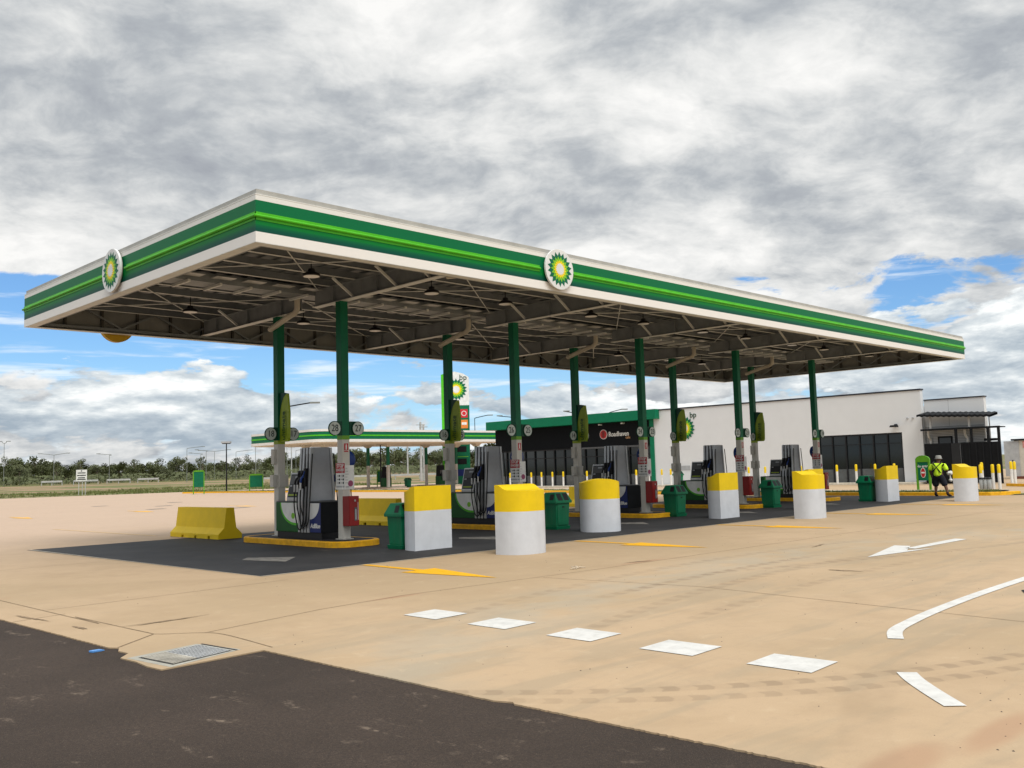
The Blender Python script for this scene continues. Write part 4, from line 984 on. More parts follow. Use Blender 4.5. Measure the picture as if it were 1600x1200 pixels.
def annex():
    t = thing('white_annex', 'lower white parapet block with dark capping right of the roadhouse', 'building', (52.85, 7.5, 0))
    MB().box(0, .4, -1.82, 1.79, 0, 5.27).build('wall', BWALL, t); MB().box(-.05, .45, -1.87, 1.79, 5.272, 5.34).build('capping', NAVY, t)
    MB().box(-.006, -.001, .28, .30, 3.6, 5.26).build('wall_joint', SIGNG, t)
    mb = MB()
    for k in range(12): mb.box(-.03, -.001, -1.78, 1.77, 3.52-.1*k, 3.58-.1*k)
    mb.build('shade_slats', SIGNG, t)  # grey slats put the shade below the awning onto the white wall
    d = MB().box(-.06, -.032, .15, 1.05, 0, 2.95).build('door', CHAR, t); MB().box(-.066, -.0601, .25, .95, 2.3, 2.85).build('glazing', GLASS, d)
    for y in (1.45, -.75): MB().tube(smooth_poly([(-.45, y, 3.3), (-.45, y, 3.1), (-.38, y, 2.95), (-.12, y, 2.75), (-.12, y, 2.5), (-.12, y, .1)], 5), .07, 10).build('downpipe', SIGNW, t)
    MB().tube([(.2, -2.0, 0), (.2, -2.0, 4.3)], .04, 8).build('vent_pipe', SIGNG, t)
annex()
def pergola():
    t = thing('service_pergola', 'black steel pergola with dark ribbed awning beside the white roadhouse', 'pergola', (51.6, 7, 0))
    for y in (-2.45, -1.85, -.9, .0): MB().box(-.06, .06, y-.07, y+.07, 0, 3.30).build('post', CHAR, t)
    MB().box(-.07, .09, -2.52, 2.1, 3.302, 3.42).build('beam', CHAR, t); MB().box(.091, 1.1, -2.5, 2.1, 3.34, 3.40).build('flat_roof', CHAR, t)
    mb = MB(); n = 26; V = []
    for i in range(n+1):
        y = 2.2 - 4.3*i/n; z = 4.38 - .24*(i/n)
        for x, dz in ((-.3, -.06), (1.15, .14)): V.append((x, y, z+dz + (.05 if i % 2 else 0)))
    V2 = [(a, b, c-.14) for a, b, c in V]; k = len(V)
    mb.add(V+V2, [(2*i, 2*i+1, 2*i+3, 2*i+2) for i in range(n)] + [(k+2*i, k+2*i+1, k+2*i+3, k+2*i+2) for i in range(n)] + [(2*i, 2*i+2, k+2*i+2, k+2*i) for i in range(n)] + [(2*i+1, 2*i+3, k+2*i+3, k+2*i+1) for i in range(n)])
    mb.build('ribbed_awning', CHAR, t)
    for y in (1.5, -.8): MB().box(.0, .08, y-.06, y+.06, 3.425, 4.22).build('strut', SIGNG, t)
    MB().box(.3, .9, -2.2, -1.5, 2.55, 2.70).build('roof_unit', CHAR, t)
pergola()
def screen():
    t = thing('screen_fence', 'tall black slatted screen fence under the pergola', 'fence', (51.5, 6.8, 0))
    mb = MB(); mb.box(.02, .05, .5, 2.12, .06, 2.5)
    for k in range(24): mb.box(-.005, .02, .52, 2.10, .1+.1*k, .165+.1*k)
    mb.build('slat_panel', CHAR, t)
    MB().box(-.03, .03, -.02, .48, .05, 2.48).build('gate', mat('gate_black', (.014, .015, .017), .5), t)
    mb = MB(); mb.box(.02, .05, -2.2, -.05, .06, 2.5)
    for k in range(24): mb.box(-.004, .02, -2.2, -.06, .1+.1*k, .165+.1*k)
    for k in range(6): mb.box(-.05, -.004, -2.2+.40*k, -2.13+.40*k, .06, 2.5)
    mb.build('batten_panel', CHAR, t)
screen()
def shed():
    t = thing('cream_shed', 'long cream storage shed with red notice at the right edge', 'shed', (62, 3, 0))
    MB().box(0, 6, -9, 3.95, .18, 2.62).build('wall', mat('cream_wall', (.56, .53, .46), .7, var=.04, dirt=.15), t)
    MB().box(-.05, 6, -9, 3.97, 0, .178).build('plinth', mat('rust_plinth', (.16, .05, .03), .8), t)
    MB().box(-.15, 6.1, -9, 4.1, 2.622, 2.74).build('roof', CHAR, t)
    d = MB().box(-.06, -.002, 4.0-.35, 4.6, .18, 2.60).build('side_door', SIGNG, t)
    MB().box(-.10, -.0601, 4.05, 4.12, 1.2, 1.3).build('handle', BLACK, d)
    t2 = MB().box(-.03, -.001, 2.0, 4.0-.6, 2.12, 2.56).build('notice', mat('faded_red', (.62, .22, .18), .6), t); 
    mb = MB(); R = random.Random(1)
    for k in range(12): y = 3.3 - k*.10; mb.box(-.034, -.0301, y-.04, y+.01, 2.2+R.uniform(0, .1), 2.40+R.uniform(0, .1))
    mb.build('notice_marks', SIGNW, t2)
shed()
def far_house():
    t = thing('brick_roof_house', 'red tiled roof showing above the cream shed at the right edge', 'building', (84, 6, 0))
    MB().box(0, 8, -6, 4, 0, 2.7).build('wall', mat('brick', (.25, .12, .08), .8), t)
    MB().ext([(-6.4, 2.72), (4.4, 2.72), (2.6, 3.5), (-4.6, 3.5)], -.3, 8.3, 'x').build('roof', mat('tile_red', (.36, .13, .07), .8, var=.12), t)
far_house()
def no_entry():
    t = thing('no_entry_sign', 'lime framed green board reading No entry beside the walking worker', 'sign', (38.7, 4.0, .03))
    mb = MB()
    mb.ext([(-.34, 1.42), (.34, 1.42), (.34, 1.58), (.25, 1.68), (.12, 1.735), (0, 1.75), (-.12, 1.735), (-.25, 1.68), (-.34, 1.58)], -.06, .06, 'x'); mb.build('arched_top', LIME3, t)
    for y in (-.30, .30): MB().box(-.05, .05, y-.045, y+.045, 0, 1.4195).build('post', LIME3, t)
    b = MB().box(-.03, .03, -.2549, .2549, .52, 1.4195).build('green_board', GREEN, t)
    text('No entry', .17, SIGNW, (-.034, 0, 1.22), 'x', b, bold=.002)
    poly = [(.125*cos(2*pi*i/28), .90+.25*sin(2*pi*i/28)) for i in range(28)]; MB().ext(poly, -.042, -.031, 'x').build('white_oval', SIGNW, b)
    poly = [(.10*cos(2*pi*i/28), .90+.22*sin(2*pi*i/28)) for i in range(28)]; MB().ext(poly, -.05, -.043, 'x').build('red_oval', mat('sign_red', (0, 0, 0)), b)
    MB().box(-.056, -.051, -.08, .08, .87, .94).build('white_bar', SIGNW, b)
no_entry()
def bollards():
    t = thing('bollard_post', '', 'bollard', (0, 0, 0), 0, 'yellow topped white bollard posts')
    MB().lathe([(.075, 0), (.075, .78)], (0, 0, 0), 14).build('white_shaft', SIGNW, t); MB().lathe([(.077, .78), (.077, 1.16), (.06, 1.2), (.02, 1.215)], (0, 0, 0), 14).build('yellow_top', YEL, t)
    P = [(50, y, .13, 'white bollard with yellow top in the row along the black shopfront') for y in (44.21, 41.64, 40.44, 39.18, 37.96, 35.38)]
    P += [(50, y, .13, 'white bollard with yellow top in the row along the plain white wall') for y in (30.38, 29.16, 27.96, 27.14, 20.52, 19.23, 16.55)]
    P += [(50, y, .13, 'white bollard with yellow top before the dark windows at the right') for y in (14.02, 12.72, 11.47, 10.25)]
    P += [(41.3, 2.22, .03, 'leftmost bollard of the cluster right of the rightmost block'), (46.8, 2.35, .1, 'tall bollard standing behind the small canisters at the right kerb'), (41.3, 1.66, .03, 'bollard nearest the yellow kerb corner at the right, left one of two'),
          (41.3, 1.37, .03, 'rightmost yellow topped bollard in the picture'), (48.5, 3.05, .1, 'bollard standing behind the two rightmost bollards'), (46.0, 3.75, .1, 'bollard whose yellow top peeps over the rightmost block')]
    for k, (x, y, z, lb) in enumerate(P):
        if k == 0: t.location = (x, y, z); t['label'] = lb
        else:
            o = dup(t, (x, y, z), lb)
            if 'row' in lb: o['group'] = lb.replace('white bollard with yellow top in the row', 'bollards')
            if 'before the dark' in lb: o['group'] = 'bollards before the dark windows'
    t['group'] = 'bollards along the black shopfront'
bollards()
cn = thing('water_canister', '', 'canister', (0, 0, 0), 0, 'grey canisters with black lids')
MB().lathe([(.085, 0), (.10, .03), (.10, .46), (.07, .50)], (0, 0, 0), 14).build('body', mat('canister_grey', (.36, .38, .38), .25), cn); MB().lathe([(.115, .50), (.115, .56), (.06, .58)], (0, 0, 0), 14).build('lid', BLACK, cn)
for k, (x, y, lb) in enumerate([(41.0, 2.12, 'leftmost grey canister with black lid beside the bollards'), (41.0, 1.93, 'middle grey canister with black lid beside the bollards'), (41.0, 1.75, 'rightmost grey canister with black lid beside the bollards')]):
    if k == 0: cn.location = (x, y, .03); cn['label'] = lb
    else: dup(cn, (x, y, .03), lb)
o = dup(bin0, (50.6, 26.9, .13), 'distant green bin standing against the white roadhouse wall')

# ------------------------------------------------------------------ the worker
def skin_mesh(nodes, edges, sub=2):
    me = bpy.data.meshes.new('sk'); me.from_pydata([n[0] for n in nodes], edges, []); o = bpy.data.objects.new('sk', me); col.objects.link(o)
    m = o.modifiers.new('s', 'SKIN'); m.use_smooth_shade = True
    for v, n in zip(me.skin_vertices[0].data, nodes):
        r = n[1]; v.radius = (r, r) if not isinstance(r, tuple) else r
    me.skin_vertices[0].data[0].use_root = True
    s = o.modifiers.new('d', 'SUBSURF'); s.levels = sub; s.render_levels = sub
    dg = bpy.context.evaluated_depsgraph_get(); ev = o.evaluated_get(dg); out = ev.to_mesh(); V = [tuple(v.co) for v in out.vertices]; F = [tuple(p.vertices) for p in out.polygons]
    ev.to_mesh_clear(); bpy.data.objects.remove(o); return V, F
def worker():
    # faces +X (away), right hand towards -Y; head bowed, mid-stride
    t = thing('person', 'person in yellow hi-vis shirt, dark shorts and grey hat walking with a white bundle', 'person', (35.05-.9, 2.05-.25, .0))
    t.location = (33.2, 1.20, 0)
    t.scale = (1.05, 1.2, .955)
    N = [((0, 0, .95), (.15, .115)), ((.01, 0, 1.12), (.15, .11)), ((.03, 0, 1.30), (.17, .115)), ((.06, 0, 1.43), (.14, .09)), ((.09, 0, 1.50), .058), ((.12, 0, 1.57), .06), ((.145, 0, 1.64), (.083, .098)), ((.155, 0, 1.72), (.078, .092)),
         ((.05, .19, 1.41), .066), ((.0, .28, 1.16), .048), ((.07, .26, .93), .034), ((.05, -.19, 1.41), .066), ((-.02, -.30, 1.17), .048), ((.16, -.30, 1.03), .034),
         ((.0, .10, .87), .098), ((.04, .11, .50), .066), ((.02, .12, .30), .056), ((-.02, .12, .10), .040), ((.13, .13, .045), .036),
         ((.0, -.10, .87), .098), ((.0, -.22, .50), .066), ((-.08, -.29, .31), .056), ((-.15, -.34, .13), .040), ((-.02, -.38, .045), .036),
         ((.245, 0, 1.665), .018), ((.15, .09, 1.66), .022), ((.15, -.09, 1.66), .022)]
    E = [(0,1),(1,2),(2,3),(3,4),(4,5),(5,6),(6,7),(3,8),(8,9),(9,10),(3,11),(11,12),(12,13),(0,14),(14,15),(15,16),(16,17),(17,18),(0,19),(19,20),(20,21),(21,22),(22,23)]
    V, F = skin_mesh(N[:24], E); mb = MB(); mb.add(V, F, True)
    # hands: palm plus five bent fingers each, rooted in the wrist
    for (wx, wy, wz), d in (((.07, .26, .93), Vector((.25, -.05, -1))), ((.16, -.30, 1.03), Vector((.8, .15, -.55)))):
        d.normalize(); w = Vector((wx, wy, wz)); side = Vector((0, 0, 1)).cross(d).normalized() if abs(d.z) < .9 else Vector((1, 0, 0)); nn = d.cross(side)
        mb.tube([w - d*.02, w + d*.03, w + d*.085], [.026, .037, .032], 10)
        for i, ln in enumerate((.060, .072, .068, .054)):
            b = w + d*.08 + side*(-.027 + .018*i); mb.tube([b, b + d*ln*.5, b + d*ln*.85 + nn*.018, b + d*ln + nn*.035], [.0095, .009, .008, .007], 7)
        b = w + d*.03 - side*.03; mb.tube([b, b - side*.025 + d*.025, b - side*.03 + d*.055 + nn*.01], [.011, .010, .008], 7)
    # nose, brow and ears
    mb.frus((.232, .262, -.014, .014, 1.635), (.222, .238, -.008, .008, 1.685)); mb.box(.13, .165, .083, .10, 1.635, 1.69); mb.box(.13, .165, -.10, -.083, 1.635, 1.69)
    mb.m(1); 
    for s_ in (-1, 1): mb.disc((.232, s_*.033, 1.69), .011, -.006, 'x', 10)
    mb.build('body', [SKIN, INK], t)
    V, F = skin_mesh([((.0, 0, .86), (.20, .165)), ((0, 0, 1.0), (.205, .165)), ((.01, 0, 1.14), (.20, .155)), ((.03, 0, 1.30), (.21, .15)), ((.06, 0, 1.44), (.16, .11)), ((.05, .19, 1.42), .10), ((.02, .265, 1.25), .09), ((.01, .285, 1.14), .085), ((.05, -.19, 1.42), .10), ((.0, -.28, 1.25), .09), ((-.01, -.30, 1.14), .085)], [(0,1),(1,2),(2,3),(3,4),(4,5),(5,6),(6,7),(4,8),(8,9),(9,10)])
    sh = MB().add(V, F, True).build('shirt', HIVIS, t)
    # black harness crossing on the back (the back faces -X)
    mb = MB()
    for s_ in (-1, 1):
        mb.bar((-.07, s_*.14, 1.50), (-.150, -s_*.02, 1.28), .04, .03); mb.bar((-.150, -s_*.02, 1.28), (-.165, -s_*.15, 1.05), .04, .03); mb.bar((-.07, s_*.14, 1.50), (.06, s_*.13, 1.55), .04, .02)
    mb.build('harness', BLACK, sh)
    V, F = skin_mesh([((0, 0, 1.04), (.175, .14)), ((0, 0, .95), (.185, .15)), ((0, .10, .84), .14), ((.03, .115, .60), .12), ((.03, .115, .42), .115), ((0, -.10, .84), .14), ((.0, -.19, .60), .12), ((-.02, -.22, .44), .115)], [(0,1),(1,2),(2,3),(3,4),(1,5),(5,6),(6,7)])
    MB().add(V, F, True).build('shorts', SHORTS, t)
    for A in (((-.02, .12, .20), (-.02, .12, .08), (.05, .125, .05), (.19, .135, .035)), ((-.12, -.315, .22), (-.15, -.34, .10), (-.08, -.36, .05), (.05, -.39, .035))):
        V, F = skin_mesh([(A[0], .052), (A[1], .055), (A[2], .055), (A[3], .042)], [(0,1),(1,2),(2,3)]); b = MB().add(V, F, True).build('boot', BOOT, t)
    MB().lathe([(.128, .0), (.126, .012), (.108, .035), (.104, .10), (.085, .14), (.03, .152)], (.14, 0, 1.685), 20).build('hat', HAT, t)
worker()
bd = MB(); R_ = random.Random(6)
V = []
for (cx, cy, cz, r) in ((.0, 0, 0, .085), (.08, -.06, .03, .075), (-.02, -.10, -.02, .07), (.05, -.05, -.30, .075)):
    n = 10; bd.lathe([(r*.3, -r), (r*.9, -r*.45), (r*1.05, .02), (r*.75, r*.6), (r*.2, r*.9)], (cx, cy, cz), n)
bd.tube([(.02, -.04, -.05), (.04, -.05, -.26)], .035, 8)
o = bd.build('white_bundle', SIGNW); o.location = (33.30, .80, .99); tag(o, 'white cloth bundle held in the right hand of the walking worker', 'bundle')

# ------------------------------------------------------------------ car forecourt far left of the roadhouse
def car_canopy():
    t = thing('car_canopy', 'distant smaller green and white canopy seen between the pump columns', 'canopy', (42.05, 62.25, 0))
    Lx, Ly, r = 25.6, 13.5, 1.6
    def rr(d, m=0): return rounded_rect(d, Lx-d, d, Ly-d, max(.1, r-d), 8)
    for nm, z0, z1, d, m in (('white_soffit_band', 4.80, 5.07, 0, WHITE), ('green_band', 5.072, 5.82, .03, GREEN), ('capping', 5.822, 6.04, .0, WHITE)): MB().ext(rr(d), z0, z1).build(nm, m, t)
    o = rr(-.0); q = MB()
    V = [(x, y, 5.38) for x, y in rr(.0)] + [(x, y, 5.52) for x, y in rr(.0)]; n = len(V)//2
    V += [(x, y, 5.52) for x, y in rr(.04)] + [(x, y, 5.38) for x, y in rr(.04)]
    q.add(V, [(k*n+j, k*n+(j+1) % n, ((k+1) % 4)*n+(j+1) % n, ((k+1) % 4)*n+j) for k in range(4) for j in range(n)]); q.build('lime_rail', LIME, t)
    MB().ext(rr(.35), 4.74, 4.799).build('soffit', mat('cream_soffit', (.80, .72, .62), .6), t)
    for x in (3.4, 11.3, 19.5, 25.0-.9):
        for y in (3.75, 7.3):
            c = MB().box(x-.13, x+.13, y-.13, y+.13, 2.45, 4.739).build('column', GREEN, t); MB().box(x-.13, x+.13, y-.13, y+.13, .14, 2.45).build('white_cladding', COLW, c)
            MB().frus((x-.2, x+.2, y-.2, y+.2, 4.4), (x-.5, x+.5, y-.5, y+.5, 4.738)).build('column_head', PIPE, c)
    MB().box(3.2, 3.8, .4, .8, 4.62, 4.739).build('soffit_lamp', SIGNW, t)
car_canopy()
def small_pump():
    t = thing('car_pump', '', 'fuel pump', (0, 0, 0), 0, 'dark pumps under the distant canopy')
    MB().box(-.45, .45, -.35, .35, 0, .95).build('cabinet', mat('pump_green', (0, 0, 0)), t, .02); MB().frus((-.42, .42, -.3, .3, .952), (-.36, .36, -.25, .25, 2.2)).build('head', CHAR, t, .02)
    MB().box(-.3, .3, -.33, -.302, 1.25, 1.6).build('screen', DGREY, t)
    for k in (-.2, 0, .2): MB().tube([(k, -.40, 1.45), (k+.02, -.44, .9), (k, -.42, .5)], .03, 6).build('hose', RUB, t)
    return t
sp0 = small_pump()
for k, (x, y, lb) in enumerate([(54.3, 67.6, 'dark car pump under the distant canopy between columns 27 and 16'), (46.2, 67.6, 'dark car pump under the distant canopy behind the nearest pump'), (62.0, 67.6, 'dark car pump under the distant canopy behind column 16')]):
    if k == 0: sp0.location = (x, y, .14); sp0['label'] = lb
    else: dup(sp0, (x, y, .14), lb)
for k, (x, lb) in enumerate([(54.3, 'pale kerbed island under the distant canopy, between columns 27 and 16'), (46.2, 'pale kerbed island under the distant canopy behind the nearest pump'), (62.0, 'pale kerbed island under the distant canopy behind column 16')]):
    o = MB().ext(rounded_rect(x-1.1, x+1.1, 65, 71, .7), 0, .14).build('car_island', WETC); tag(o, lb, 'island', 'islands under the distant canopy')
dup(bin0, (56.7, 66.9, .02), 'distant green bin right of the dark car pump')
def kiosk(x, y, h, w, lb, face=0.0, nm='info_board', legs=True):
    t = thing(nm, lb, 'sign', (x, y, GH(x, y)+.02), face)
    z0 = h*.30
    MB().ext([(-w/2, h-.16), (w/2, h-.16), (w/2, h-.06), (w*.3, h), (-w*.3, h), (-w/2, h-.06)], -.07, .07, 'y').build('lime_top', LIME3, t)
    for s in (-1, 1): MB().box(s*w/2-.05, s*w/2+.05, -.05, .05, 0, h-.161).build('post', LIME3, t)
    MB().box(-w/2+.051, w/2-.051, -.035, .035, z0, h-.161).build('green_board', GREEN, t)
FA = RD(-30)
kiosk(38.1, 78.3, 2.5, 1.05, 'tall lime framed green board standing in the grass far left', FA)
kiosk(42.7, 74.7, 1.95, 1.35, 'low wide lime framed green board left of column 18', FA)
kiosk(57.2, 72.5, 2.0, .75, 'narrow lime topped green cabinet right of the distant car pump', FA, 'green_cabinet')
def totem():
    t = thing('price_totem', 'tall curved white and green price sign with sunburst behind column 16', 'sign', (60, 62.3+16, 0), RD(-41.5))
    # built around its own origin, then set on the line of sight beyond the car canopy
    t.location = (68.2, 71.7, 0)
    k = 1.125; w = 3.45
    out = [(-w/2+.42, 0), (w/2, 0), (w/2, 13.1), (w*.30, 13.55), (0, 13.8), (-w/2+.42, 13.75)]
    MB().ext([(-w/2+.42, 0), (w/2-.12, 0), (w/2-.05, 9.6), (-w/2+.42, 9.6)], -.25, .25, 'y').build('green_panel', GREEN, t)
    MB().ext([(-w/2+.42, 9.602), (w/2-.05, 9.602), (w/2-.05, 13.05), (w*.28, 13.5), (0, 13.75), (-w/2+.42, 13.8)], -.25, .25, 'y').build('white_head', SIGNW, t)
    MB().ext([(-w/2, 0), (-w/2+.418, 0), (-w/2+.418, 13.55), (-w/2, 13.4)], -.2, .2, 'y').build('lime_edge', LIME, t)
    e = MB().disc((.10, -.251, 11.55), .4, .02, 'y', 24).build('sunburst_emblem', SIGNW, t); sunburst(e, (.10, -.272, 11.55), 1.35, 'y', .014)
    text('bp', .95, mat('sign_ink_green', (0, 0, 0)), (.98, -.27, 13.0), 'y', t, ext=.015)
    for z, m, nm in ((8.6, mat('sign_red2', (.55, .02, .03), .4), 'red_panel'), (7.3, ORNG, 'orange_panel'), (6.0, LIME2, 'lime_panel')): MB().box(.55, 1.45, -.27, -.251, z-.52, z+.52).build(nm, m, t)
    mb = MB(); mb.disc((1.0, -.271, 8.6), .32, .01, 'y', 20); mb.build('ring_symbol', SIGNW, t); MB().disc((1.0, -.282, 8.6), .24, .006, 'y', 20).build('ring_centre', mat('sign_red2', (0, 0, 0)), t); MB().box(.7, 1.3, -.28, -.271, 7.2, 7.5).build('tick_symbol', SIGNW, t)
    MB().ext([(.75, 5.9), (.9, 5.75), (1.3, 6.3), (1.2, 6.35), (.9, 5.98), (.8, 6.05)], -.28, -.271, 'y').build('tick_symbol', INK, t)
    for z in (4.25, 2.75): MB().box(-.2, 1.2, -.27, -.251, z-.35, z+.35).build('price_window', CHAR, t); MB().box(-1.1, 1.4, -.268, -.251, z+.55, z+.60).build('divider', EMYG, t)
    text('0', .7, SIGNW, (-.55, -.26, 2.75), 'y', t); MB().box(-.1, 1.55, -.27, -.251, 1.0, 1.8).build('blue_panel', BLUE, t)
totem()
def white_notice():
    x, y = 37.0, 107.2; t = thing('estate_notice', 'white notice board on thin posts in the grass at the far left', 'sign', (x, y, GH(x, y)), RD(-22))
    MB().box(-.62, .62, -.03, .03, 1.75, 3.15).build('board', SIGNW, t); mb = MB()
    for z, w in ((2.75, .45), (2.45, .5), (2.15, .4), (1.95, .48)): mb.box(-w, w, -.036, -.0301, z-.06, z+.06)
    mb.disc((0, -.03, 3.0), .08, .008, 'y', 12); mb.build('print', INK, t)
    for s in (-.3, .1, .45): MB().box(s-.04, s+.04, .031, .09, 0, 2.9).build('post', GALV, t)
white_notice()
# ------------------------------------------------------------------ lamps, poles, rails
def park_lamp(x, y, h, lb, two=True):
    t = thing('area_lamp', lb, 'lamp post', (x, y, GH(x, y)), RD(-45)); MB().tube([(0, 0, 0), (0, 0, h)], [.09, .06], 8).build('pole', BLACK, t)
    MB().box(-.45, .45, -.08, .08, h, h+.08).build('bracket', BLACK, t); MB().box(-.5, .5, -.35, .25, h+.082, h+.28).build('lamp_head', SIGNG, t)
park_lamp(43.4, 82.35, 5.4, 'black lamp post with flat double head rising left of column 18')
park_lamp(54.78, 69.2, 4.75, 'thin black lamp post under the distant canopy right of column 27')
LAMPG = mat('weathered_grey', (.20, .215, .20), .6)
def road_lamp(x, y, ztop, arm, ang, lb, both=False, pole=LAMPG, grp='road lamps along the highway'):
    z0 = GH(x, y); t = thing('street_lamp', lb, 'street lamp', (x, y, z0), ang, grp); h = ztop-z0
    MB().tube([(0, 0, 0), (0, 0, h-.35)], [.065, .04], 7).build('pole', pole, t)
    for s in ((1, -1) if both else (1,)):
        MB().tube(smooth_poly([(0, 0, h-.36), (s*.3, 0, h-.25), (s*arm, 0, h)], 3), .05, 6).build('arm', pole, t); MB().box(min(s*arm, s*(arm+.7)), max(s*arm, s*(arm+.7)), -.12, .12, h-.05, h+.06).build('lamp_head', LAMPG, t)
PW = [RD(-45)]
a0 = RD(-38)
RL = [(48.9, 176.9, 9.5, .4, 'first from the left, standing apart with short head', True), (56.9, 174.4, 7.1, 2.2, 'second from the left, with two arms', True), (66.0, 171.0, 6.9, -2.4, 'third from the left, its arm pointing left', False), (81.4, 164.0, 6.7, -2.4, 'fourth from the left, its arm pointing left', False),
      (87.5, 161.0, 7.0, 2.6, 'fifth from the left, its arm pointing right', False), (97.5, 154.6, 7.0, 2.2, 'sixth from the left, above a ragged tree', False)]
for x, y, z, arm, w, both in RL: road_lamp(x, y, z, arm, a0, 'highway lamp above the far trees, ' + w, both)
def at(px, d):
    """ground point on the bearing of picture column px (1600 wide) at distance d"""
    a = YAW - math.atan((px-800)/FPX)
    return CX + d*cos(a), CY + d*sin(a)
for (brg, d, z, arm, w, both) in [(290, 190, 7.6, 2.6, 'right of the white notice board', False), (320, 200, 7.3, -2.2, 'left of the tall green board', False), (333, 205, 7.3, 2.6, 'with two arms above the tall green board', True), (397, 185, 7.6, 2.8, 'right of the black lamp post', False), (446, 185, 7.6, 2.8, 'just right of column 18', False)]:
    x, y = at(brg, d); road_lamp(x, y, z, arm, a0, 'highway lamp above the far trees, ' + w, both)
x, y = at(441, 70); road_lamp(x, y, 6.9, 1.9, RD(-38), 'near street lamp whose arm shows right of the blade sign on column 18', False, CHAR)
for (px, d, z, arm, lb) in [(740, 118, 8.45, 1.6, 'street lamp with upward arm right of the price sign'), (797, 112, 8.0, -1.7, 'street lamp with arm pointing left behind column 26'), (893, 105, 7.9, -1.0, 'street lamp above the roadhouse roof, arm pointing left'), (950, 105, 7.9, 1.4, 'street lamp above the roadhouse roof, arm pointing right')]:
    x, y = at(px, d); road_lamp(x, y, z, arm, RD(-45), lb, False, CHAR, 'street lamps behind the roadhouse')
def mast(px, d, h, r, lb):
    x, y = at(px, d); t = thing('power_pole', lb, 'pole', (x, y, GH(x, y)), RD(-45), 'tall poles behind the distant canopy'); MB().tube([(0, 0, 0), (0, 0, h)], [r, r*.7], 8).build('shaft', GALV, t); MB().box(-.7, .7, -.06, .06, h-.5, h-.38).build('crossarm', GALV, t)
mast(655, 150, 9.3, .22, 'pale tall pole showing below the distant canopy left of column 16'); mast(659.5, 152, 9.0, .20, 'second pale pole close right of its twin under the distant canopy'); mast(634, 190, 8.6, .18, 'thin dark pole below the distant canopy above the trees'); mast(453, 210, 6.8, .15, 'thin wooden pole with crossarm right of column 18')
mast(746, 120, 6.6, .12, 'pale pole standing right of the price sign base')
def rail(px0, px1, d, lb, zt=.75):
    a, b = at(px0, d), at(px1, d); t = thing('guard_rail', lb, 'guard rail', (*a, 0), 0, 'galvanised guard rails along the road')
    dx, dy = b[0]-a[0], b[1]-a[1]; z0, z1 = GH(*a), GH(*b); ln = math.hypot(dx, dy); n = max(2, int(ln/4))
    MB().bar((0, 0, z0+zt), (dx, dy, z1+zt), .12, .32).build('beam', GALV, t)
    for k in range(n+1): MB().box(dx*k/n-.06, dx*k/n+.06, dy*k/n-.02+.1, dy*k/n+.08+.1, z0+(z1-z0)*k/n, z0+(z1-z0)*k/n+zt+.1).build('post', GALV, t)
for p0, p1, w in ((64, 96, 'leftmost short rail among the tree trunks'), (114, 152, 'short rail behind the white notice board'), (166, 202, 'short rail right of the white notice board'), (214, 246, 'short rail left of the tall green board')): rail(p0, p1, 195, 'pale guard rail beyond the grass, ' + w)
rail(410, 432, 170, 'pale guard rail beyond the grass, left of column 18'); rail(462, 690, 165, 'long pale guard rail beyond the grass seen under the distant canopy')

# ------------------------------------------------------------------ trees
def tree_mesh(seed, h, spread, dens):
    R = random.Random(seed); tr = MB(); cr = MB()
    base = .12*h/7
    lean = R.uniform(-.3, .3); top = Vector((lean, R.uniform(-.3, .3), h*.72))
    tr.tube([(0, 0, -.3), (lean*.3, 0, h*.3), tuple(top)], [base, base*.75, base*.3], 6)
    cl = []
    for k in range(R.randint(6, 9)):
        f = R.uniform(.28, .9); s = Vector((lean*f, 0, h*.72*f)); a = R.uniform(0, 2*pi); ln = spread*R.uniform(.45, 1.0)*(1.1-f*.5); e = s + Vector((cos(a)*ln, sin(a)*ln, h*R.uniform(.12, .30)))
        tr.tube([tuple(s), tuple((s+e)/2 + Vector((0, 0, -.1))), tuple(e)], [base*.45, base*.3, base*.12], 5)
        cl.append((e, R.uniform(.7, 1.25)*spread*.42)); cl.append((s.lerp(e, .6) + Vector((0, 0, .3)), R.uniform(.5, .9)*spread*.36))
    cl.append((top + Vector((0, 0, h*.14)), spread*.42)); cl.append((top + Vector((R.uniform(-.5, .5), .3, h*.02)), spread*.45))
    for c, r in cl:
        n = int(dens*r*r*46)
        for _ in range(n):
            v = Vector((R.gauss(0, 1), R.gauss(0, 1), R.gauss(0, .75))); v = v.normalized()*r*R.uniform(.35, 1.0)**.6; p = c + Vector((v.x, v.y, v.z*.75))
            q = Vector((R.gauss(0, 1), R.gauss(0, 1), R.gauss(0, 1))).normalized(); w = q.orthogonal().normalized(); l, b = R.uniform(.18, .38), R.uniform(.08, .17)
            u = q.cross(w); a = q*l; d = w*b
            cr.add([p-a, p+d, p+a, p-d], [(0, 1, 2, 3)])
    return tr, cr
SPC = []
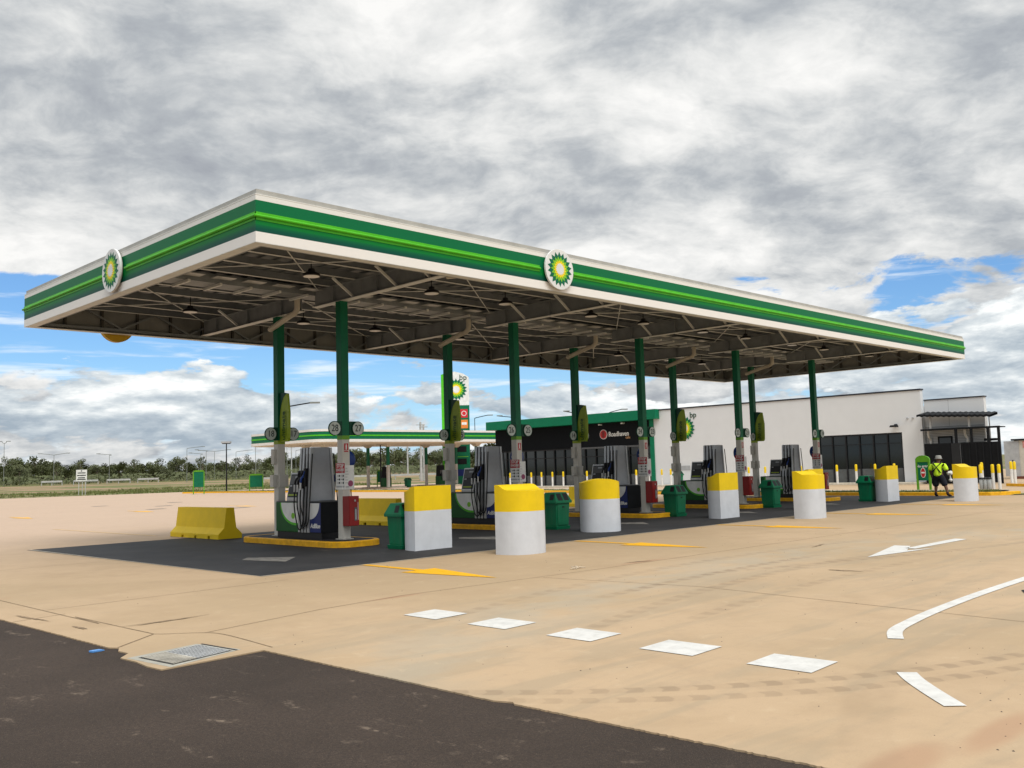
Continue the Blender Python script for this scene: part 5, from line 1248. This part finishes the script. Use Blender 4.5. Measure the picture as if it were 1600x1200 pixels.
KL = ['dark evergreen tree in the far belt of trees', 'olive green bushy tree in the far belt of trees', 'thin ragged gum tree in the far belt of trees']
random.seed(77)
for s in range(6):
    kind = s % 3; tr, cr = tree_mesh(100+s, (6.6, 5.6, 7.4)[kind], (2.5, 2.9, 1.9)[kind], (1.0, .9, .65)[kind])
    t = thing('tree', KL[kind], 'tree', (0, 0, 0), 0, ('dark evergreen trees beyond the grass', 'olive bushy trees beyond the grass', 'ragged gum trees beyond the grass')[kind])
    tr.build('trunk', BARK, t); cr.build('crown', LEAF, t); SPC.append(t)
used = set()
def plant(px, d, sc, k):
    x, y = at(px, d); o = SPC[k]; z = GH(x, y)-.1
    if k not in used: used.add(k); o.location = (x, y, z); o.rotation_euler = (0, 0, random.uniform(0, 6.28)); o.scale = (sc, sc, sc*random.uniform(.9, 1.12))
    else: dup(o, (x, y, z), None, random.uniform(0, 6.28), (sc, sc, sc*random.uniform(.9, 1.12)))
for px in range(-60, 800, 9):
    for row, (d0, d1) in enumerate(((206, 222), (236, 262), (275, 320))):
        if row == 1 and px > 330 and random.random() < .15: continue
        d = random.uniform(d0, d1); big = (1.25 if px < 90 and row > 0 else 1.0) * (1.12 if 470 < px < 640 and row > 0 else 1.0)
        plant(px + random.uniform(-6, 6), d, random.uniform(.74, 1.0)*big*(.80 if px < 440 else .97)*(.86, .98, 1.06)[row], random.choice((0, 1, 1, 2, 3, 4, 4, 5)))
plant(758, 150, 1.0, 1); plant(764, 158, 1.1, 4)
def undergrowth():
    mb = MB(); R = random.Random(21)
    for _ in range(22000):
        px = R.uniform(-40, 800); d = R.uniform(198, 330); x, y = at(px, d); z = GH(x, y); hh = R.uniform(.1, 1.7); s = R.uniform(.25, .6)
        p = Vector((x, y, z+hh)); q = Vector((R.gauss(0, 1), R.gauss(0, 1), R.gauss(0, 1))).normalized(); w = q.orthogonal().normalized(); a, b = q*s, w*s*.5
        mb.add([p-a, p+b, p+a, p-b], [(0, 1, 2, 3)])
    o = mb.build('undergrowth', LEAF); o['kind'] = 'stuff'; o['label'] = 'low scrub filling the ground under the far trees'
undergrowth()
